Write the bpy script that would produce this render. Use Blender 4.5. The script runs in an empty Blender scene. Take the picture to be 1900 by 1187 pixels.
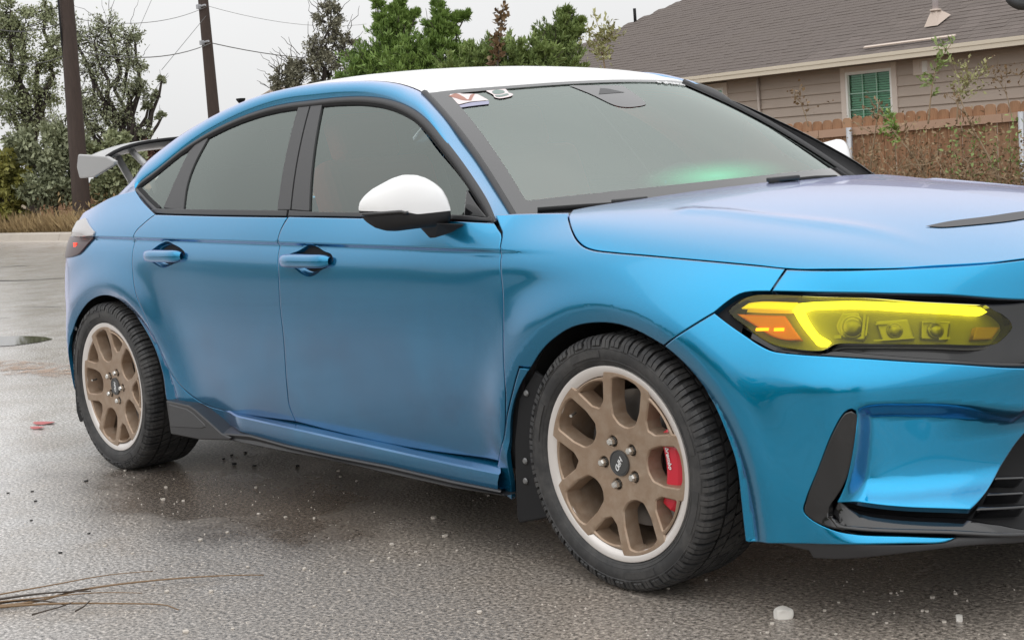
import bpy, math, random, bmesh
import numpy as np
from mathutils import Vector, Matrix, noise
from mathutils.geometry import delaunay_2d_cdt
R = math.radians
random.seed(7); rng = np.random.default_rng(7)
scene = bpy.context.scene
col = scene.collection

# ---------------------------------------------------------------- camera
cam_data = bpy.data.cameras.new('camera')
cam_data.sensor_width = 36.0
cam_data.lens = 2844.93/1900*36
cam_data.clip_start, cam_data.clip_end = .05, 2000
camera = bpy.data.objects.new('camera', cam_data); col.objects.link(camera)
yaw, pitch, roll = 2.434808, -.112978, -.074419
fw = Vector((math.cos(pitch)*math.cos(yaw), math.cos(pitch)*math.sin(yaw), math.sin(pitch)))
ri = Vector((math.sin(yaw), -math.cos(yaw), 0)); up = ri.cross(fw)
ri, up = math.cos(roll)*ri+math.sin(roll)*up, -math.sin(roll)*ri+math.cos(roll)*up
camera.matrix_world = Matrix(((ri.x, up.x, -fw.x, 2.69425), (ri.y, up.y, -fw.y, -3.52539), (ri.z, up.z, -fw.z, 1.1261), (0, 0, 0, 1)))
scene.camera = camera

# ---------------------------------------------------------------- overcast sky and soft sun
world = bpy.data.worlds.new('World'); scene.world = world; world.use_nodes = True
nt = world.node_tree; nt.nodes.clear()
sky = nt.nodes.new('ShaderNodeTexSky'); sky.sky_type = 'NISHITA'; sky.sun_disc = False
sky.sun_elevation = R(52); sky.sun_rotation = R(150)
hs = nt.nodes.new('ShaderNodeHueSaturation'); hs.inputs['Saturation'].default_value = .12
hs.inputs['Value'].default_value = .6
tc = nt.nodes.new('ShaderNodeTexCoord'); nz = nt.nodes.new('ShaderNodeTexNoise')
nz.inputs['Scale'].default_value = 2.2; nz.inputs['Detail'].default_value = 4
rp = nt.nodes.new('ShaderNodeValToRGB')
rp.color_ramp.elements[0].position, rp.color_ramp.elements[1].position = .3, .7
rp.color_ramp.elements[0].color = (7.0, 7.05, 7.1, 1); rp.color_ramp.elements[1].color = (7.8, 7.8, 7.8, 1)
mx = nt.nodes.new('ShaderNodeMix'); mx.data_type = 'RGBA'; mx.inputs['Factor'].default_value = .85
bg = nt.nodes.new('ShaderNodeBackground'); bg.inputs['Strength'].default_value = .10
ow = nt.nodes.new('ShaderNodeOutputWorld')
nt.links.new(tc.outputs['Generated'], nz.inputs['Vector']); nt.links.new(nz.outputs['Fac'], rp.inputs['Fac'])
nt.links.new(sky.outputs[0], hs.inputs['Color'])
nt.links.new(hs.outputs[0], mx.inputs['A']); nt.links.new(rp.outputs[0], mx.inputs['B'])
# an overcast sky brightens evenly from the horizon to the zenith
sp = nt.nodes.new('ShaderNodeSeparateXYZ'); mr_ = nt.nodes.new('ShaderNodeMapRange')
mr_.inputs['From Min'].default_value, mr_.inputs['From Max'].default_value, mr_.inputs['To Min'].default_value, mr_.inputs['To Max'].default_value = 0, 1, .95, 2.0
vm = nt.nodes.new('ShaderNodeVectorMath'); vm.operation = 'SCALE'
nt.links.new(tc.outputs['Generated'], sp.inputs[0]); nt.links.new(sp.outputs[2], mr_.inputs[0])
nt.links.new(mx.outputs['Result'], vm.inputs[0]); nt.links.new(mr_.outputs[0], vm.inputs['Scale'])
nt.links.new(vm.outputs[0], bg.inputs['Color']); nt.links.new(bg.outputs[0], ow.inputs[0])
sun_data = bpy.data.lights.new('sun', 'SUN'); sun_data.energy = .7; sun_data.angle = R(100); sun_data.color = (1, .98, .95)
sun = bpy.data.objects.new('sun', sun_data); col.objects.link(sun)
sun.rotation_euler = (R(38), 0, R(30)); sun.location = (0, 0, 20)
vs = scene.view_settings
vs.view_transform = 'Standard'; vs.look = 'None'; vs.exposure = .28; vs.gamma = 1; vs.use_curve_mapping = False

# outlines of the car panels in the coordinates of their surface (third value 1 = sharp corner)
UVD = {
 'arch_front': [[-0.3901,0.344],[-0.3807,0.4078],[-0.3577,0.4649],[-0.3284,0.506],[-0.2885,0.5387],[-0.2474,0.5892],[-0.1982,0.6245],[-0.1179,0.6612],[-0.0327,0.6756],[0.05,0.6743],[0.1181,0.6587],[0.192,0.6311],[0.2478,0.5969],[0.2999,0.5519],[0.3435,0.4946],[0.3773,0.4247],[0.3971,0.3666],[0.4049,0.277],[0.4104,0.1898]],
 'arch_rear': [[-3.0756,0.338],[-3.0691,0.4255],[-3.0504,0.5023],[-2.9658,0.581],[-2.8454,0.6492],[-2.7177,0.6755],[-2.6043,0.6654],[-2.501,0.6241],[-2.4053,0.5489],[-2.3478,0.4822],[-2.3123,0.3985],[-2.2949,0.3069]],
 'hood_ridge': [[-0.0302,-0.5638],[0.0581,-0.5403],[0.1372,-0.541],[0.3064,-0.5353],[0.5049,-0.5152],[0.6453,-0.5271],[0.7173,-0.5191]],
 'intake_crease': [[0.5325,0.278],[0.5566,0.3418],[0.5782,0.451],[0.5729,0.4915],[0.5872,0.5078],[0.6106,0.5146],[0.6544,0.5152],[0.7376,0.5086],[0.8215,0.4975],[0.9584,0.475]],
 'intake_in': [[0.5158,0.2595],[0.5566,0.3418],[0.5782,0.451],[0.5729,0.4915],[0.5872,0.5078],[0.6106,0.5146],[0.6544,0.5152],[0.7376,0.5086],[0.8215,0.4975],[0.9584,0.475],[1.2455,0.4351],[1.1663,0.1451],[0.5894,0.2205]],
 'rear_door': [[-2.3626,0.9736,1],[-1.92,0.9623],[-1.4633,0.9529,1],[-1.4633,0.9529,1],[-1.4899,0.9049],[-1.5022,0.8397],[-1.498,0.7699],[-1.5006,0.6678],[-1.5051,0.5711],[-1.5366,0.3959],[-1.5428,0.341],[-1.5241,0.2878,1],[-1.7759,0.2842],[-1.9541,0.2862],[-2.1116,0.3028],[-2.1963,0.3416],[-2.276,0.415],[-2.3381,0.5253],[-2.4006,0.6223],[-2.4535,0.6958],[-2.4802,0.7657],[-2.4884,0.836],[-2.4802,0.9046],[-2.4222,0.9443]],
 'front_door': [[-1.458,0.9545,1],[-1.1554,0.9465],[-0.8098,0.9388],[-0.6069,0.9324],[-0.4647,0.9239,1],[-0.4657,0.9252,1],[-0.4425,0.9083],[-0.4146,0.8863],[-0.3954,0.7679],[-0.3923,0.6247],[-0.3933,0.4979],[-0.4086,0.4311],[-0.4356,0.3421],[-0.4811,0.2746,1],[-0.9122,0.262],[-1.2787,0.2729],[-1.5241,0.2878,1],[-1.5428,0.341],[-1.5366,0.3959],[-1.5051,0.5711],[-1.5006,0.6678],[-1.498,0.7699],[-1.5022,0.8397],[-1.4899,0.9049]],
 'front_fender': [[-0.4794,0.9446,1],[-0.4249,0.9443,1],[-0.3644,0.9422],[-0.2833,0.9393,1],[-0.2721,0.9304],[-0.2407,0.9139],[-0.1992,0.8947],[-0.1538,0.875],[-0.1147,0.8608],[-0.0744,0.8519],[-0.0033,0.8452],[0.0936,0.8378],[0.2441,0.8243],[0.379,0.8105],[0.4525,0.8016,1],[0.4487,0.7772],[0.444,0.7539,1],[0.3991,0.7537],[0.3781,0.7496],[0.359,0.7362],[0.3339,0.7109,1],[0.2544,0.6603],[0.1957,0.6303,1],[0.1204,0.6591],[0.0515,0.6745],[-0.033,0.6756],[-0.1178,0.6612],[-0.2001,0.6242],[-0.2514,0.5885],[-0.295,0.5472,1],[-0.3295,0.5496,1],[-0.3588,0.5057],[-0.4051,0.4191],[-0.4367,0.3345],[-0.4811,0.2746,1],[-0.4356,0.3421],[-0.4086,0.4311],[-0.3933,0.4979],[-0.3923,0.6247],[-0.3954,0.7679],[-0.4146,0.8863],[-0.4432,0.9137]],
 'fender_strake': [[-0.3284,0.5481,1],[-0.2972,0.5457,1],[-0.3382,0.504],[-0.3718,0.4577],[-0.3966,0.4041],[-0.4137,0.3384],[-0.4404,0.2285],[-0.4625,0.1635,1],[-0.5185,0.1884,1],[-0.5151,0.2331],[-0.4778,0.2751],[-0.4367,0.3345],[-0.4036,0.4192],[-0.3571,0.5058]],
 'quarter_panel': [[-2.6243,1.0636,1],[-2.5237,1.025],[-2.3626,0.9736,1],[-2.4222,0.9443],[-2.4802,0.9046],[-2.4884,0.836],[-2.4802,0.7657],[-2.4535,0.6958],[-2.4006,0.6223],[-2.3381,0.5253],[-2.276,0.415],[-2.1963,0.3416],[-2.1116,0.3028],[-1.9541,0.2862,1],[-1.9617,0.2213,1],[-2.0264,0.2016,1],[-2.0994,0.2385],[-2.165,0.2756],[-2.1944,0.2902],[-2.3409,0.3001,1],[-2.3463,0.3936],[-2.3763,0.4785],[-2.4277,0.5464],[-2.5191,0.6224],[-2.6073,0.6652],[-2.7145,0.6758],[-2.8393,0.6498],[-2.9657,0.581],[-3.0575,0.5016,1],[-3.0715,0.5013,1]],
 'belt_rear': [[-2.4353,0.9905,1],[-1.5808,0.9721,1],[-1.5158,0.9711,1],[-1.5083,0.9518,1],[-1.9711,0.9614],[-2.4287,0.9724,1],[-2.4798,0.9854,1]],
 'belt_front': [[-1.503,0.9709,1],[-1.3905,0.965],[-1.0213,0.9555],[-0.6099,0.9437,1],[-0.5016,0.9351,1],[-0.482,0.9419,1],[-0.4676,0.9242,1],[-0.6519,0.9312],[-1.1845,0.946],[-1.4987,0.9517,1]],
 'front_glass': [[-1.5663,1.306,1],[-1.3631,1.2992],[-1.2088,1.2822],[-1.0923,1.2521],[-0.9667,1.1992],[-0.8379,1.1284],[-0.7056,1.0577],[-0.6294,1.0131,1],[-0.6044,0.9421,1],[-1.0205,0.9539],[-1.39,0.9642,1]],
 'rear_glass': [[-1.7079,1.3049,1],[-1.5799,0.9704,1],[-2.2129,0.9818,1],[-2.261,1.0708],[-2.2741,1.1393],[-2.2608,1.2306,1],[-2.2321,1.2508],[-2.0721,1.2804],[-1.8814,1.2982]],
 'quarter_glass': [[-2.3745,1.1901,1],[-2.6839,1.0891],[-2.6801,1.0723],[-2.6311,1.0555],[-2.449,1.0059],[-2.3852,0.9936,1],[-2.3776,1.0897]],
 'pillar_rear_half': [[-1.7115,1.3087,1],[-1.647,1.3201,1],[-1.504,0.9726,1],[-1.5813,0.973,1]],
 'pillar_front_half': [[-1.64,1.3196,1],[-1.5732,1.3203,1],[-1.3909,0.9658,1],[-1.4975,0.9725,1]],
 'pillar_quarter': [[-2.3745,1.1901,1],[-2.3337,1.2245,1],[-2.2655,1.2346,1],[-2.2781,1.1431],[-2.2663,1.0737],[-2.2191,0.9819,1],[-2.3852,0.9936,1],[-2.3776,1.0897]],
 'mirror_patch': [[-0.6277,1.0145,1],[-0.568,0.9744],[-0.4993,0.9351,1],[-0.6038,0.9407,1]],
 'windshield': [[-1.0175,0.9879,1],[-0.7042,0.9991],[-0.3152,0.9961],[0.2741,0.985],[0.5948,0.9816],[0.8398,0.9452,1],[0.9246,0.9088],[0.7991,0.567],[0.7489,0.2645],[0.7695,-0.047,1],[0.0695,-0.0781],[-0.3698,-0.0674],[-0.676,-0.0486],[-0.8275,-0.0242],[-0.9943,0.0136,1],[-0.999,0.3654],[-1.0023,0.5363],[-0.9951,0.684],[-1.0014,0.8484]],
 'clear': [[-0.9281,0.9365,1],[-0.5791,0.9155],[-0.383,0.9231],[0.1693,0.9149],[0.495,0.8971],[0.6846,0.8468,1],[0.575,0.4744],[0.533,0.1814],[0.6276,0.0122,1],[-0.3044,0.0184],[-0.6381,0.0237],[-0.7979,0.0305],[-0.9196,0.0273,1],[-0.9563,0.3543],[-0.9601,0.5253],[-0.9402,0.796]],
 'hood': [[-0.3156,-0.7247,1],[-0.2873,-0.7558],[-0.2434,-0.7936],[-0.2042,-0.8224],[-0.1686,-0.8419],[-0.1378,-0.8498],[-0.1042,-0.8489],[-0.0416,-0.8369],[0.0507,-0.8189],[0.2068,-0.7942],[0.3561,-0.7741],[0.4398,-0.7639],[0.5002,-0.7504],[0.6326,-0.6975],[0.699,-0.6483],[0.7898,-0.5134],[0.8313,-0.4067],[0.8752,-0.1268,1]],
 'hood_vent': [[0.5833,-0.4179,1],[0.6006,-0.3476],[0.635,-0.2398],[0.6554,-0.1045,1],[0.6608,0.0381,1],[0.6997,-0.0311,1],[0.6938,-0.1702],[0.6768,-0.2613],[0.6162,-0.3945]],
 'bumper_top': [[0.363,0.8005,1],[0.4315,0.7985],[0.6032,0.7956],[0.6894,0.7928],[0.8263,0.7884],[0.9274,0.7889],[1.1557,0.7915,1],[1.1634,0.6771,1],[0.9256,0.7013],[0.7409,0.7312],[0.602,0.744],[0.4555,0.7506],[0.3489,0.7541,1],[0.3555,0.7776]],
 'lamp_surround': [[0.2283,0.7145,1],[0.2565,0.7361],[0.276,0.7494],[0.2972,0.7548],[0.347,0.7552],[0.4552,0.7518],[0.602,0.7452],[0.7409,0.7324],[0.9255,0.7025],[1.1633,0.6784,1],[1.1759,0.5191,1],[0.9462,0.5581],[0.7528,0.5885],[0.6153,0.6067],[0.5172,0.6153],[0.4393,0.6209],[0.3848,0.627],[0.3513,0.6412],[0.3175,0.6613],[0.2726,0.6873]],
 'lens': [[0.263,0.713,1],[0.2714,0.7232],[0.2907,0.739],[0.3114,0.7462],[0.3507,0.7473],[0.4574,0.7426],[0.6022,0.7342],[0.7248,0.7173],[0.8346,0.7002,1],[0.8554,0.6854],[0.8722,0.6768],[0.8977,0.656],[0.9026,0.6453],[0.8835,0.6237],[0.8707,0.616],[0.8462,0.6153],[0.7508,0.6263],[0.5875,0.6387],[0.5238,0.6391],[0.5,0.6276],[0.4382,0.6302],[0.3883,0.6398],[0.3584,0.6529],[0.3136,0.6812],[0.2788,0.7012]],
 'drl': [[0.4084,0.7193,1],[0.4186,0.7329,1],[0.4586,0.7345],[0.6024,0.7296],[0.7417,0.7134],[0.8315,0.6977,1],[0.8461,0.6864,1],[0.8343,0.6809,1],[0.7431,0.6973],[0.6034,0.7152],[0.4533,0.7232,1],[0.434,0.7183,1],[0.4432,0.705],[0.4809,0.664],[0.5088,0.6491,1],[0.5002,0.6403],[0.4786,0.6423,1],[0.4403,0.6813]],
 'drl_rear': [[0.2861,0.7258,1],[0.2993,0.7366,1],[0.3283,0.7396],[0.4154,0.7352,1],[0.4075,0.7182,1]],
 'amber': [[0.2786,0.7139,1],[0.3936,0.7074,1],[0.4405,0.6544,1],[0.4159,0.6524],[0.3764,0.6603],[0.3328,0.6846]],
 'projector': [[0.5279,0.711,1],[0.5662,0.7098,1],[0.5976,0.6674,1],[0.5886,0.6496,1],[0.5349,0.6581,1],[0.5163,0.6838]],
 'projector_b': [[0.6134,0.6896,1],[0.6885,0.6896,1],[0.7109,0.6446,1],[0.6354,0.6475,1]],
 'projector_c': [[0.7217,0.6823,1],[0.7805,0.6765,1],[0.7792,0.6359,1],[0.7238,0.6435,1]],
 'side_reflector': [[0.832,0.6573,1],[0.888,0.6513,1],[0.8719,0.6282,1],[0.8281,0.6318,1]],
 'bumper_strip': [[0.3848,0.627,1],[0.4393,0.6209],[0.5172,0.6153],[0.6153,0.6067],[0.7528,0.5885],[0.9462,0.5581],[1.1759,0.5191,1],[1.1743,0.5267,1],[0.9455,0.5663],[0.7526,0.5975],[0.6143,0.6174],[0.5144,0.6267],[0.4907,0.6203],[0.4387,0.6255],[0.3915,0.6328,1]],
 'bumper': [[0.0948,0.6301,1],[0.1528,0.6603],[0.2333,0.7109,1],[0.2726,0.6873],[0.3175,0.6613],[0.3513,0.6412],[0.3848,0.627],[0.4394,0.6203],[0.5173,0.6148],[0.6153,0.6061],[0.7528,0.588],[0.9463,0.5569],[1.1761,0.5178,1],[1.1693,0.5567,1],[1.116,0.5269,1],[1.0261,0.393],[0.9235,0.318],[0.843,0.2775],[0.8165,0.2653,1],[0.7582,0.2714],[0.6469,0.281],[0.5314,0.2933,1],[0.5449,0.3138],[0.5565,0.3417],[0.58,0.4506],[0.5835,0.4797],[0.5801,0.4947],[0.5729,0.4987],[0.5596,0.493],[0.5287,0.4448],[0.49,0.3532],[0.4651,0.2978],[0.4567,0.2706],[0.4762,0.2516],[0.5247,0.2354],[0.5749,0.2316],[0.6759,0.2291],[0.7751,0.2205,1],[0.7517,0.2111],[0.6751,0.2113],[0.5761,0.2079],[0.4864,0.1964],[0.3908,0.1906],[0.2972,0.1791,1],[0.2893,0.1817,1],[0.2863,0.2705],[0.2806,0.3614],[0.2643,0.4211],[0.2337,0.4921],[0.1937,0.5505],[0.1458,0.5965]],
 'fin': [[0.5729,0.4975,1],[0.5824,0.4882,1],[0.58,0.4506],[0.5565,0.3417],[0.5348,0.3053],[0.5182,0.2833],[0.5146,0.2617,1],[0.5417,0.2452],[0.577,0.2356,1],[0.5246,0.2373],[0.4764,0.2528],[0.4586,0.2707],[0.4648,0.2935],[0.49,0.3532],[0.5287,0.4448],[0.5596,0.493]],
 'trough': [[0.5312,0.2909,1],[0.6467,0.2791],[0.7576,0.2695],[0.8156,0.2635,1],[0.8788,0.2455],[1.0562,0.1899,1],[1.0576,0.1741,1],[0.9142,0.2102],[0.7488,0.2309],[0.5745,0.2407],[0.5417,0.2452,1],[0.5159,0.264,1]],
 'grille_lower': [[0.8155,0.2632,1],[0.8442,0.2774],[0.9251,0.3179],[1.0282,0.3921],[1.116,0.5269],[1.2183,0.5505,1],[1.1391,0.1717,1],[0.9224,0.2281]],
 'lip_under': [[0.3828,0.1905,1],[0.4865,0.197],[0.5761,0.2085],[0.7518,0.2122],[0.7759,0.222,1],[0.9139,0.2092],[1.0972,0.1732,1],[1.101,0.1523,1],[0.9127,0.1901],[0.7974,0.1989],[0.6931,0.1915],[0.589,0.1765],[0.5135,0.1637],[0.4688,0.1604,1],[0.4586,0.1779,1]],
 'lip_bar': [[0.5135,0.2628,1],[0.5417,0.2452],[0.5744,0.2428],[0.7491,0.2329],[0.9145,0.2113],[1.097,0.1746,1],[1.0983,0.1663,1],[0.913,0.2047],[0.7474,0.226],[0.5747,0.2355],[0.5356,0.2382,1]],
 'slat_a': [[0.929,0.3185,1],[1.0176,0.3099,1],[1.0133,0.3063,1],[0.9208,0.3142,1]],
 'slat_b': [[0.8855,0.2951,1],[0.9836,0.287,1],[0.9781,0.2828,1],[0.8764,0.2912,1]],
 'slat_c': [[0.8421,0.2739,1],[0.9613,0.2654,1],[0.9557,0.2603,1],[0.8343,0.269,1]],
 'taillight_up': [[-2.979,0.9654,1],[-2.9022,0.9415],[-2.8175,0.9156,1],[-2.8153,0.8997,1],[-3.2024,0.8849,1],[-3.1864,0.9103,1]],
 'taillight': [[-3.2184,0.8813,1],[-2.8153,0.8997,1],[-2.908,0.8363],[-2.9741,0.822],[-3.093,0.8179,1]],
 'handle_recess_r': [[-2.3737,0.8364],[-2.3371,0.8518],[-2.2927,0.8696],[-2.2446,0.878],[-2.1942,0.8686],[-2.1341,0.8539],[-2.1032,0.8374],[-2.124,0.815],[-2.1857,0.7994],[-2.2531,0.7854],[-2.3116,0.7963],[-2.3594,0.8153]],
 'handle_recess_f': [[-1.4727,0.8247],[-1.4375,0.8375],[-1.3882,0.8484],[-1.3559,0.8599],[-1.3171,0.8653],[-1.2864,0.86],[-1.244,0.8472],[-1.203,0.8378],[-1.1896,0.8218],[-1.21,0.8037],[-1.2511,0.7901],[-1.2873,0.7748],[-1.3237,0.7684],[-1.3658,0.777],[-1.4083,0.7949],[-1.4554,0.8063]],
 'handle_r': [[-2.3754,0.8441,1],[-2.3406,0.8498],[-2.2729,0.8509],[-2.1124,0.8448,1],[-2.109,0.8207,1],[-2.1546,0.8072],[-2.2676,0.8082],[-2.3352,0.8116],[-2.3679,0.8229,1]],
 'handle_f': [[-1.471,0.8332,1],[-1.4441,0.8391],[-1.3673,0.8403],[-1.1989,0.833,1],[-1.1957,0.8104,1],[-1.2275,0.797],[-1.3317,0.7975],[-1.4396,0.803],[-1.4666,0.8113,1]],
 'sticker': [[-0.9295,0.9278,1],[-0.8612,0.9705],[-0.8345,0.9459],[-0.7989,0.9381],[-0.765,0.9271,1],[-0.7488,0.8544,1],[-0.7998,0.8555],[-0.8428,0.8563],[-0.9025,0.8428,1]],
 'sticker_print': [[-0.9134,0.9331,1],[-0.8648,0.9526],[-0.8469,0.9117],[-0.8414,0.88],[-0.8,0.9259],[-0.7775,0.9304,1],[-0.7991,0.9071],[-0.8324,0.8659,1],[-0.8684,0.8803],[-0.8893,0.9093]],
 'sticker_purple': [[-0.9301,0.8391,1],[-0.9033,0.8355],[-0.8439,0.8489],[-0.7518,0.8478,1],[-0.7699,0.8159,1],[-0.8425,0.8151],[-0.9347,0.8088,1]],
 'badge': [[-0.7027,0.9523],[-0.6706,0.9692],[-0.6398,0.9738],[-0.5956,0.9571],[-0.5956,0.9355],[-0.6037,0.9111],[-0.5937,0.8931],[-0.614,0.8748],[-0.6537,0.8639],[-0.6896,0.862],[-0.7031,0.8772],[-0.6952,0.9037],[-0.6992,0.9298]],
 'badge_a': [[-0.6787,0.9385],[-0.6424,0.9521],[-0.6173,0.9396],[-0.6251,0.9152],[-0.6629,0.9035],[-0.6846,0.911]],
 'badge_b': [[-0.6927,0.8937],[-0.658,0.893],[-0.6189,0.9024],[-0.6175,0.8913],[-0.6568,0.877],[-0.6893,0.8761]],
 'sensor': [[-0.2,0.9437,1],[-0.1729,0.8412],[-0.1528,0.6957],[-0.1137,0.6731],[-0.0396,0.6712],[0.0494,0.6907],[0.0906,0.7413],[0.1174,0.7988],[0.1693,0.9149,1]],
 'sensor_gap': [[-0.0423,0.8895,1],[-0.0024,0.8827],[0.0691,0.8291,1],[-0.1286,0.8229,1]],
 'sill_a': [[-1.9544,0.2861],[-1.774,0.2846],[-1.5242,0.2864],[-1.2706,0.273],[-0.9035,0.2625],[-0.5026,0.2688]],
 'sill_b': [[-1.883,0.2862],[-1.7502,0.2829],[-1.4868,0.2742],[-1.243,0.2662],[-0.8494,0.2535],[-0.6571,0.2477],[-0.4562,0.2446]],
 'sill_c': [[-1.8827,0.2366],[-1.7537,0.232],[-1.526,0.2199],[-1.2583,0.2142],[-0.9782,0.2127],[-0.6689,0.2035],[-0.4741,0.1996]],
 'sill_d': [[-1.9209,0.2223],[-1.7322,0.2328],[-1.5056,0.2208],[-1.2391,0.2153],[-0.9604,0.214],[-0.6525,0.205],[-0.4427,0.2031]],
 'sill_e': [[-1.86,0.2019],[-1.5642,0.1988],[-1.2419,0.1971],[-0.9609,0.1911],[-0.6551,0.1846],[-0.4307,0.1897]],
 'fin_rear': [[-2.2841,0.3082],[-2.1203,0.3029],[-2.0769,0.291],[-1.9933,0.2581],[-1.9099,0.2234],[-1.8491,0.215],[-1.8583,0.2041],[-2.0784,0.1857],[-2.273,0.1859]],
 'fin_inset': [[-2.2619,0.2993],[-2.134,0.2921],[-2.0903,0.2803],[-2.0141,0.2468],[-2.0087,0.2358],[-2.0402,0.2272],[-2.2677,0.2121]],
 'flap_front': [[-0.3002,0.535],[-0.2719,0.5225],[-0.2642,0.4376],[-0.2739,0.3076],[-0.2845,0.1688],[-0.2915,0.1431],[-0.4078,0.1121],[-0.417,0.1287],[-0.4115,0.2366],[-0.402,0.341],[-0.3712,0.4579]],
 'flap_rear': [[-3.026,0.5301],[-2.9868,0.4717],[-2.9692,0.3435],[-2.9513,0.1763],[-3.0978,0.1514],[-3.1169,0.195],[-3.0905,0.4665]],
 'rail_low': [[-2.4234,-0.8285,0.9714],[-2.5934,-0.7932,1.0237],[-2.6932,-0.7654,1.0628],[-2.6839,-0.7507,1.0861],[-2.5855,-0.7247,1.1322],[-2.4374,-0.6842,1.2041],[-2.3081,-0.6622,1.2479],[-2.1727,-0.6479,1.2805],[-2.0376,-0.6375,1.3042],[-1.8894,-0.6284,1.3203],[-1.7743,-0.6248,1.3252],[-1.6514,-0.6251,1.3248],[-1.4722,-0.6266,1.3227],[-1.3163,-0.6335,1.3134],[-1.1721,-0.6484,1.2927],[-1.044,-0.6713,1.2602],[-0.9409,-0.6971,1.2217],[-0.817,-0.7362,1.1583],[-0.6656,-0.7856,1.0716],[-0.5232,-0.8352,0.9771],[-0.4662,-0.8596,0.9263]],
 'rail_up': [[-3.0803,-0.68,1.023],[-2.9252,-0.6554,1.0972],[-2.7571,-0.6277,1.1866],[-2.6018,-0.6,1.2502],[-2.4187,-0.5941,1.2945],[-2.2272,-0.5876,1.3336],[-2.0441,-0.583,1.3613],[-1.8704,-0.5797,1.3747],[-1.7064,-0.5763,1.3795],[-1.5174,-0.575,1.3735],[-1.3376,-0.575,1.361],[-1.2103,-0.575,1.3416],[-1.1295,-0.575,1.3186],[-1.0855,-0.585,1.3041],[-0.9932,-0.6082,1.2575],[-0.8921,-0.6338,1.2039],[-0.8069,-0.665,1.1516],[-0.7063,-0.6935,1.0864],[-0.5071,-0.7531,0.9397]],
}
# ---------------------------------------------------------------- car surfaces (car axes: x forward, y left, z up, origin under the front axle)
class Spline:
    """natural cubic spline basis over fixed knots"""
    def __init__(s, k):
        s.k = k = np.array(k, float); n = len(k); h = np.diff(k)
        A = np.eye(n); B = np.zeros((n, n))
        for i in range(1, n-1):
            A[i, i-1:i+2] = h[i-1], 2*(h[i-1]+h[i]), h[i]
            B[i, i-1] = 6/h[i-1]; B[i, i] = -6/h[i-1]-6/h[i]; B[i, i+1] = 6/h[i]
        s.M = np.linalg.solve(A, B); s.h = h
    def __call__(s, x):
        x = np.clip(np.asarray(x, float), s.k[0], s.k[-1])
        i = np.clip(np.searchsorted(s.k, x)-1, 0, len(s.h)-1); h = s.h[i]
        a = (s.k[i+1]-x)/h; b = 1-a; I = np.eye(len(s.k))
        return (a[:, None]*I[i]+b[:, None]*I[i+1]
                + ((a**3-a)*h*h/6)[:, None]*s.M[i]+((b**3-b)*h*h/6)[:, None]*s.M[i+1])
class Tensor:
    def __init__(s, u, v, G): s.u, s.v, s.G = Spline(u), Spline(v), np.array(G, float)
    def __call__(s, u, v): return np.einsum('ni,ij,nj->n', s.u(u), s.G, s.v(v))
def curve1(k, y):
    S = Spline(k); y = np.array(y, float)
    return lambda x: S(np.atleast_1d(x)) @ y
def smooth(a, b, x):
    t = np.clip((x-a)/(b-a), 0, 1); return t*t*(3-2*t)
def polydist(P, L):
    """distance from points P (n,2) to polyline L (m,2)"""
    a = L[:-1]; d = L[1:]-a; d2 = (d*d).sum(1)+1e-12
    out = np.full(len(P), 9e9)
    for i in range(len(a)):
        q = P-a[i]; t = np.clip((q@d[i])/d2[i], 0, 1)
        e = q-t[:, None]*d[i]; out = np.minimum(out, (e*e).sum(1))
    return np.sqrt(out)

SZ = [.12, .25, .35, .45, .56, .67, .77, .87, .93, 1.0, 1.08]
SX = [-3.7, -3.5, -3.3, -3.1, -2.93, -2.73, -2.4, -1.9, -1.4, -.9, -.5, -.27, 0, .3, .5]
SG = [
 [.45,.46,.47,.475,.475,.47,.45,.41,.37,.32,.26],
 [.66,.67,.68,.685,.685,.68,.66,.62,.58,.52,.45],
 [.79,.80,.81,.815,.815,.81,.795,.765,.73,.67,.60],
 [.875,.885,.89,.897,.899,.897,.888,.865,.83,.775,.70],
 [.90,.905,.91,.915,.918,.918,.914,.900,.868,.82,.76],
 [.88,.89,.90,.908,.914,.918,.917,.905,.880,.838,.785],
 [.87,.88,.888,.897,.907,.913,.913,.905,.887,.848,.795],
 [.858,.875,.888,.898,.907,.913,.911,.904,.887,.853,.80],
 [.855,.872,.885,.896,.906,.912,.911,.903,.886,.852,.80],
 [.855,.872,.885,.896,.906,.913,.912,.905,.884,.845,.79],
 [.865,.882,.893,.903,.911,.916,.915,.905,.872,.80,.70],
 [.88,.892,.90,.908,.914,.918,.913,.878,.770,.60,.40],
 [.895,.905,.912,.917,.920,.921,.908,.840,.72,.58,.42],
 [.89,.90,.906,.912,.915,.911,.868,.76,.68,.58,.45],
 [.88,.885,.888,.89,.888,.865,.79,.68,.60,.50,.40]]
side_base = Tensor(SX, SZ, SG)
def dense(P, n=9):
    """smooth a polyline (Catmull-Rom)"""
    P = np.array(P, float); Q = np.vstack([2*P[:1]-P[1:2], P, 2*P[-1:]-P[-2:-1]]); out = []
    for i in range(1, len(Q)-2):
        a, b, c, d = Q[i-1:i+3]
        for t in np.arange(n)/n: out.append(.5*(2*b+(c-a)*t+(2*a-5*b+4*c-d)*t*t+(3*b-a-3*c+d)*t**3))
    return np.array(out+[P[-1]])
def relax(P, k):
    P = np.array(P, float)
    for _ in range(k): P[1:-1] = .5*P[1:-1]+.25*(P[:-2]+P[2:])
    return P
ARCH_F = relax(dense(relax(UVD['arch_front'], 1)), 30); ARCH_R = relax(dense(relax(UVD['arch_rear'], 1)), 30)
def flare(x, z):
    P = np.stack([x, z], 1); out = 0
    for L, lip in ((ARCH_F, .050), (ARCH_R, .042)):
        d = polydist(P, L)
        e = np.where(d < lip, .022-.020*((lip-d)/lip)**1.2, .022*np.exp(-((d-lip)/.085)**2))
        out = out+e
    return out
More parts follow.
